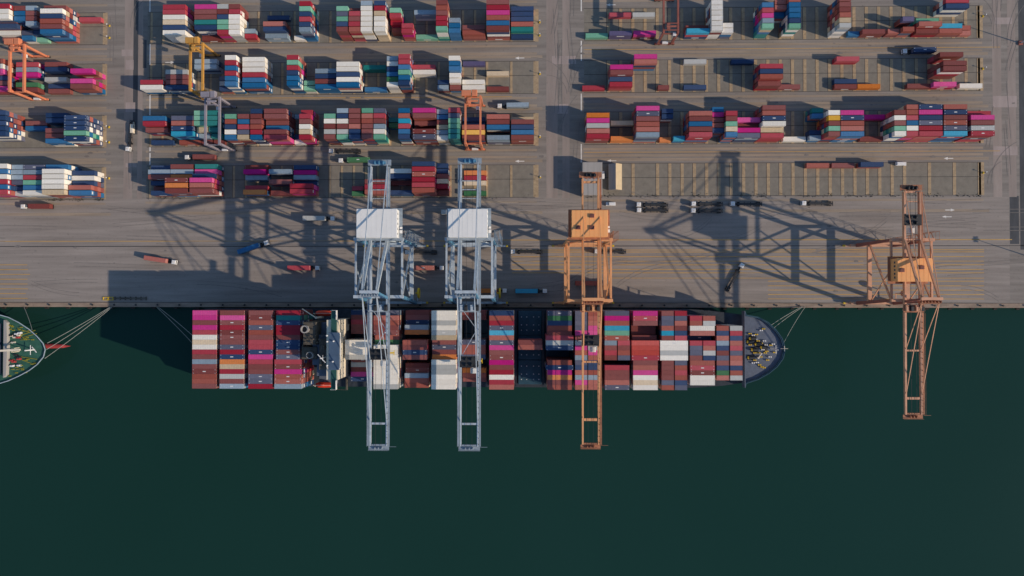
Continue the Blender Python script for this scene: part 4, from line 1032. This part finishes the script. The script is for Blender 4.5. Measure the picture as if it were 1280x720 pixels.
p = W(432, 481, 24); P('accommodation_ladder', MB().box(p.x-.4,p.x+.4,p.y-3,p.y+3,21,22).bar((p.x-4,p.y-2.5,24),(p.x+.5,p.y-2.5,25),.25), m_fun)
p = W(398, 397, 30); P('stores_crane', MB().tube((p.x,p.y,zd+1),(p.x,p.y,34),.6,10).bar((p.x,p.y,34),(p.x-8,p.y+4.5,31),.45), m_cream)
for px in (248, 260):
    pass

# ------------------------------------------------------------------ left ship (bow only enters the frame)
root2 = empty('bulk_carrier', (WX(0, 436, 9), WY(0, 436, 9), WZ), 'moored ship at the left edge with green bow deck and red bulbous bow', 'ship', 'moored ships')
P2 = lambda n, mb, m_, p=None: part(n, mb, m_, p or root2, True)
z2 = 9.5
o2 = [(-230,391),(-70,391),(-20,391.5),(0,393.2),(12,396.5),(25,403),(38,411.5),(48,420.5),(55.5,429),(58.2,437),(56,446),(48,455.5),(38,463),(25,470),(12,475.8),(0,479.5),(-20,481.5),(-70,482.3),(-230,482.5)]
r2 = [W(x_, y_, z2) for x_, y_ in o2][::-1]; cy2 = WY(0, 436.6, z2); xb2 = WX(-70, 436, z2); xt2 = WX(58.2, 436, z2)
def wl2(p):
    if p.x <= xb2: return (p.x, p.y)
    t = (p.x-xb2)/(xt2-xb2); return (xb2+(p.x-xb2)*(1-.26*t), cy2+(p.y-cy2)*(1-.8*t**1.1))
n = len(r2); l2 = [wl2(p) for p in r2]; mm = MB()
mm.add([(p[0],p[1],WZ-6) for p in l2]+[(p.x,p.y,z2+1.0) for p in r2], [(i,(i+1)%n,n+(i+1)%n,n+i) for i in range(n)])
P2('hull', mm, m_hull)
mm = MB(); mm.add([(p.x,p.y,z2) for p in r2], [tuple(range(n))]); P2('forecastle_deck', mm, m_gdeck)
mm = MB()
for i in range(n-1): mm.bar((r2[i].x,r2[i].y,z2+1.05), (r2[i+1].x,r2[i+1].y,z2+1.05), .4, .16)
P2('bulwark_rail', mm, m_grey)
mm = MB(); a = W(9, 400, z2+2); b_ = W(9, 472, z2+2); x0 = WX(4.5, 436, z2+2); x1 = WX(9.2, 436, z2+2)
mm.prism([(x0,b_.y),(x1-.5,b_.y+1.4),(x1,cy2),(x1-.5,a.y-1.4),(x0,a.y)], z2+.01, z2+2.2); P2('breakwater', mm, m_roof)
P2('hatch_coaming', MB().box(WX(-60,436,z2), WX(2.5,436,z2), b_.y+2, a.y-2, z2+.01, z2+2.5), m_hull)
mm = MB(); xb_ = WX(86.5, 433, -2); xa_ = WX(30, 433, -2); yb_ = cy2+.9
for i in range(6):
    t0, t1 = i/6, (i+1)/6; rr = lambda t: 1.35*math.sqrt(max(0, 1-max(0, (t-.55)/.45)**2))
    mm.tube((xa_+(xb_-xa_)*t0, yb_, WZ+.15), (xa_+(xb_-xa_)*t1, yb_, WZ+.15), max(rr(t0), .05), 14, r2=max(rr(t1), .05))
P2('bulbous_bow', mm, m_bulb)
p = W(25, 437.2, z2+6); q_ = W(-30, 440, z2+8)
P2('derrick_boom', MB().bar((p.x,p.y,z2+6),(q_.x,q_.y,z2+8),1.0,.9), m_cream)
p = W(24, 437, z2); P2('boom_rest', MB().bar((p.x,p.y-1,z2),(p.x,p.y-1,z2+5.5),.35).bar((p.x,p.y+1,z2),(p.x,p.y+1,z2+5.5),.35).bar((p.x,p.y-1.2,z2+5.3),(p.x,p.y+1.2,z2+5.3),.35), m_cream)
random.seed(9)
for i in range(16):
    px = random.uniform(14, 26); py = random.choice((random.uniform(416, 431), random.uniform(443, 458)))
    p = W(px, py, z2); mm = MB().box(p.x-1.1,p.x+1.1,p.y-.5,p.y+.5,z2+.01,z2+.35).tube((p.x-.8,p.y,z2+.9),(p.x+.8,p.y,z2+.9),.5,10)
    P2('mooring_winch', mm, (m_cream, m_bulb, m_dark, m_white)[i % 4])
for i in range(26):
    t = random.choice((0, 1)); px = random.uniform(12, 46); half = 41*math.sqrt(max(.02, 1-(px/60)**2))
    py = 436.5+(1 if t else -1)*random.uniform(.35, .88)*half*(.98)
    p = W(px, py, z2); P2('deck_bollard', MB().tube((p.x-.35,p.y,z2),(p.x-.35,p.y,z2+.8),.26,8).tube((p.x+.35,p.y,z2),(p.x+.35,p.y,z2+.8),.26,8), m_olive)
for (px, py, qx, qy) in ((28,422,46,417),(28,450,44,456),(26,419,44,413),(22,410,30,414),(27,446,46,449),(26,425,40,424),(20,462,30,460),(26,412,36,415)):
    p = W(px,py,z2+.2); q_ = W(qx,qy,z2+.2); P2('deck_line', MB().bar((p.x,p.y,z2+.25),(q_.x,q_.y,z2+.25),.3), m_olive)
p = W(43, 437, z2); P2('foremast', MB().bar((p.x,p.y-2.6,z2+3),(p.x,p.y+2.6,z2+3),.25).tube((p.x,p.y,z2),(p.x,p.y,z2+7),.35,10).bar((p.x+1.5,p.y-1.5,z2+.5),(p.x-1,p.y+1.5,z2+.5),.35), m_white)

# lifting gear lying on the quay at the left
a = W(129, 373.2); b_ = W(142, 372.2)
r = empty('lifting_frame', ((a.x+b_.x)/2, a.y, .02), 'yellow lifting frame lying on the quay above the left mooring lines', 'lifting frame')
part('frame', MB().box(-2.9, 2.9, -.9, -.6, 0, .5).box(-2.9, 2.9, .6, .9, 0, .5).box(-2.9, -2.6, -.597, .597, 0, .45).box(2.6, 2.9, -.597, .597, 0, .45).box(-.2, .2, -.597, .597, 0, .45), m_yelp, r, world=False)
a = W(144, 373); b_ = W(183, 373); mm = MB()
for k in range(7): mm.box(a.x+(b_.x-a.x)*k/6-.3, a.x+(b_.x-a.x)*k/6+.3, a.y-1.0, a.y+1.0, .02, .3)
mm.box(a.x-.4, b_.x+.4, a.y-.45, a.y+.45, .303, .9, bev=.08)
single('steel_beam', mm, m_fun, 'long dark steel beam lying beside the yellow lifting frame on the quay', 'beam', loc=(a.x, a.y, 0))

# mooring lines
def rope(a, za_, b, zb_, label, sag=1.2, r=.14):
    p = W(a[0], a[1], za_); q_ = W(b[0], b[1], zb_); mm = MB(); prev = p
    for i in range(1, 13):
        t = i/12; c_ = p.lerp(q_, t); c_.z -= sag*4*t*(1-t); mm.tube(prev, c_, r, 6); prev = c_
    single('mooring_line', mm, m_rope, label, 'rope', 'mooring lines to the quay', loc=(q_.x, q_.y, q_.z))
rope((966,411), zfc+1, (1003.5,383.4), .5, 'upper mooring line from the container ship bow to the quay')
rope((963,407), zfc+1, (1002.5,383.2), .5, 'mooring line running highest from the container ship bow, beside the upper one')
rope((978,432), zfc+1, (1006.5,383.4), .5, 'mooring line from the tip of the container ship bow to the quay')
rope((59,429), z2+1, (138,383.5), .5, 'uppermost of three mooring lines from the green-decked bow')
rope((58,437), z2+1, (139,383.7), .5, 'middle of three mooring lines from the green-decked bow')
rope((56,448), z2+1, (140,384), .5, 'lowest of three mooring lines from the green-decked bow')
rope((40,412), z2+1, (30,384), .5, 'short mooring line running straight up from the green-decked bow', .4)
rope((247,436), 12, (196,384), .5, 'mooring line from the container ship stern in shade', .8)
rope((247,425), 12, (198,384), .5, 'second stern mooring line of the container ship in shade', .8)

# ------------------------------------------------------------------ light
EL = math.radians(27); 
sd = Vector((.949*math.cos(EL), -.316*math.cos(EL), math.sin(EL))).normalized()
sun = bpy.data.lights.new('sun', 'SUN'); sun.energy = 3.65; sun.angle = math.radians(.6); sun.color = (1, .82, .63)
so = bpy.data.objects.new('sun', sun); C.objects.link(so); so.rotation_euler = sd.to_track_quat('Z', 'Y').to_euler()
w = bpy.data.worlds.new('World'); sc.world = w; w.use_nodes = True; nt = w.node_tree
sky = nt.nodes.new('ShaderNodeTexSky'); sky.sky_type = 'NISHITA'; sky.sun_disc = False
sky.sun_elevation = EL; sky.sun_rotation = math.atan2(sd.x, sd.y); sky.air_density = 1.3; sky.dust_density = .4; sky.ozone_density = 4
nt.links.new(sky.outputs['Color'], nt.nodes['Background'].inputs['Color']); nt.nodes['Background'].inputs['Strength'].default_value = .112
sc.view_settings.view_transform = 'Standard'; sc.view_settings.look = 'None'; sc.view_settings.exposure = 0; sc.view_settings.gamma = 1
sc.render.engine = 'CYCLES'; sc.cycles.max_bounces = 6
print('containers', len(cands), 'kept', len(keep), 'low', len(low))
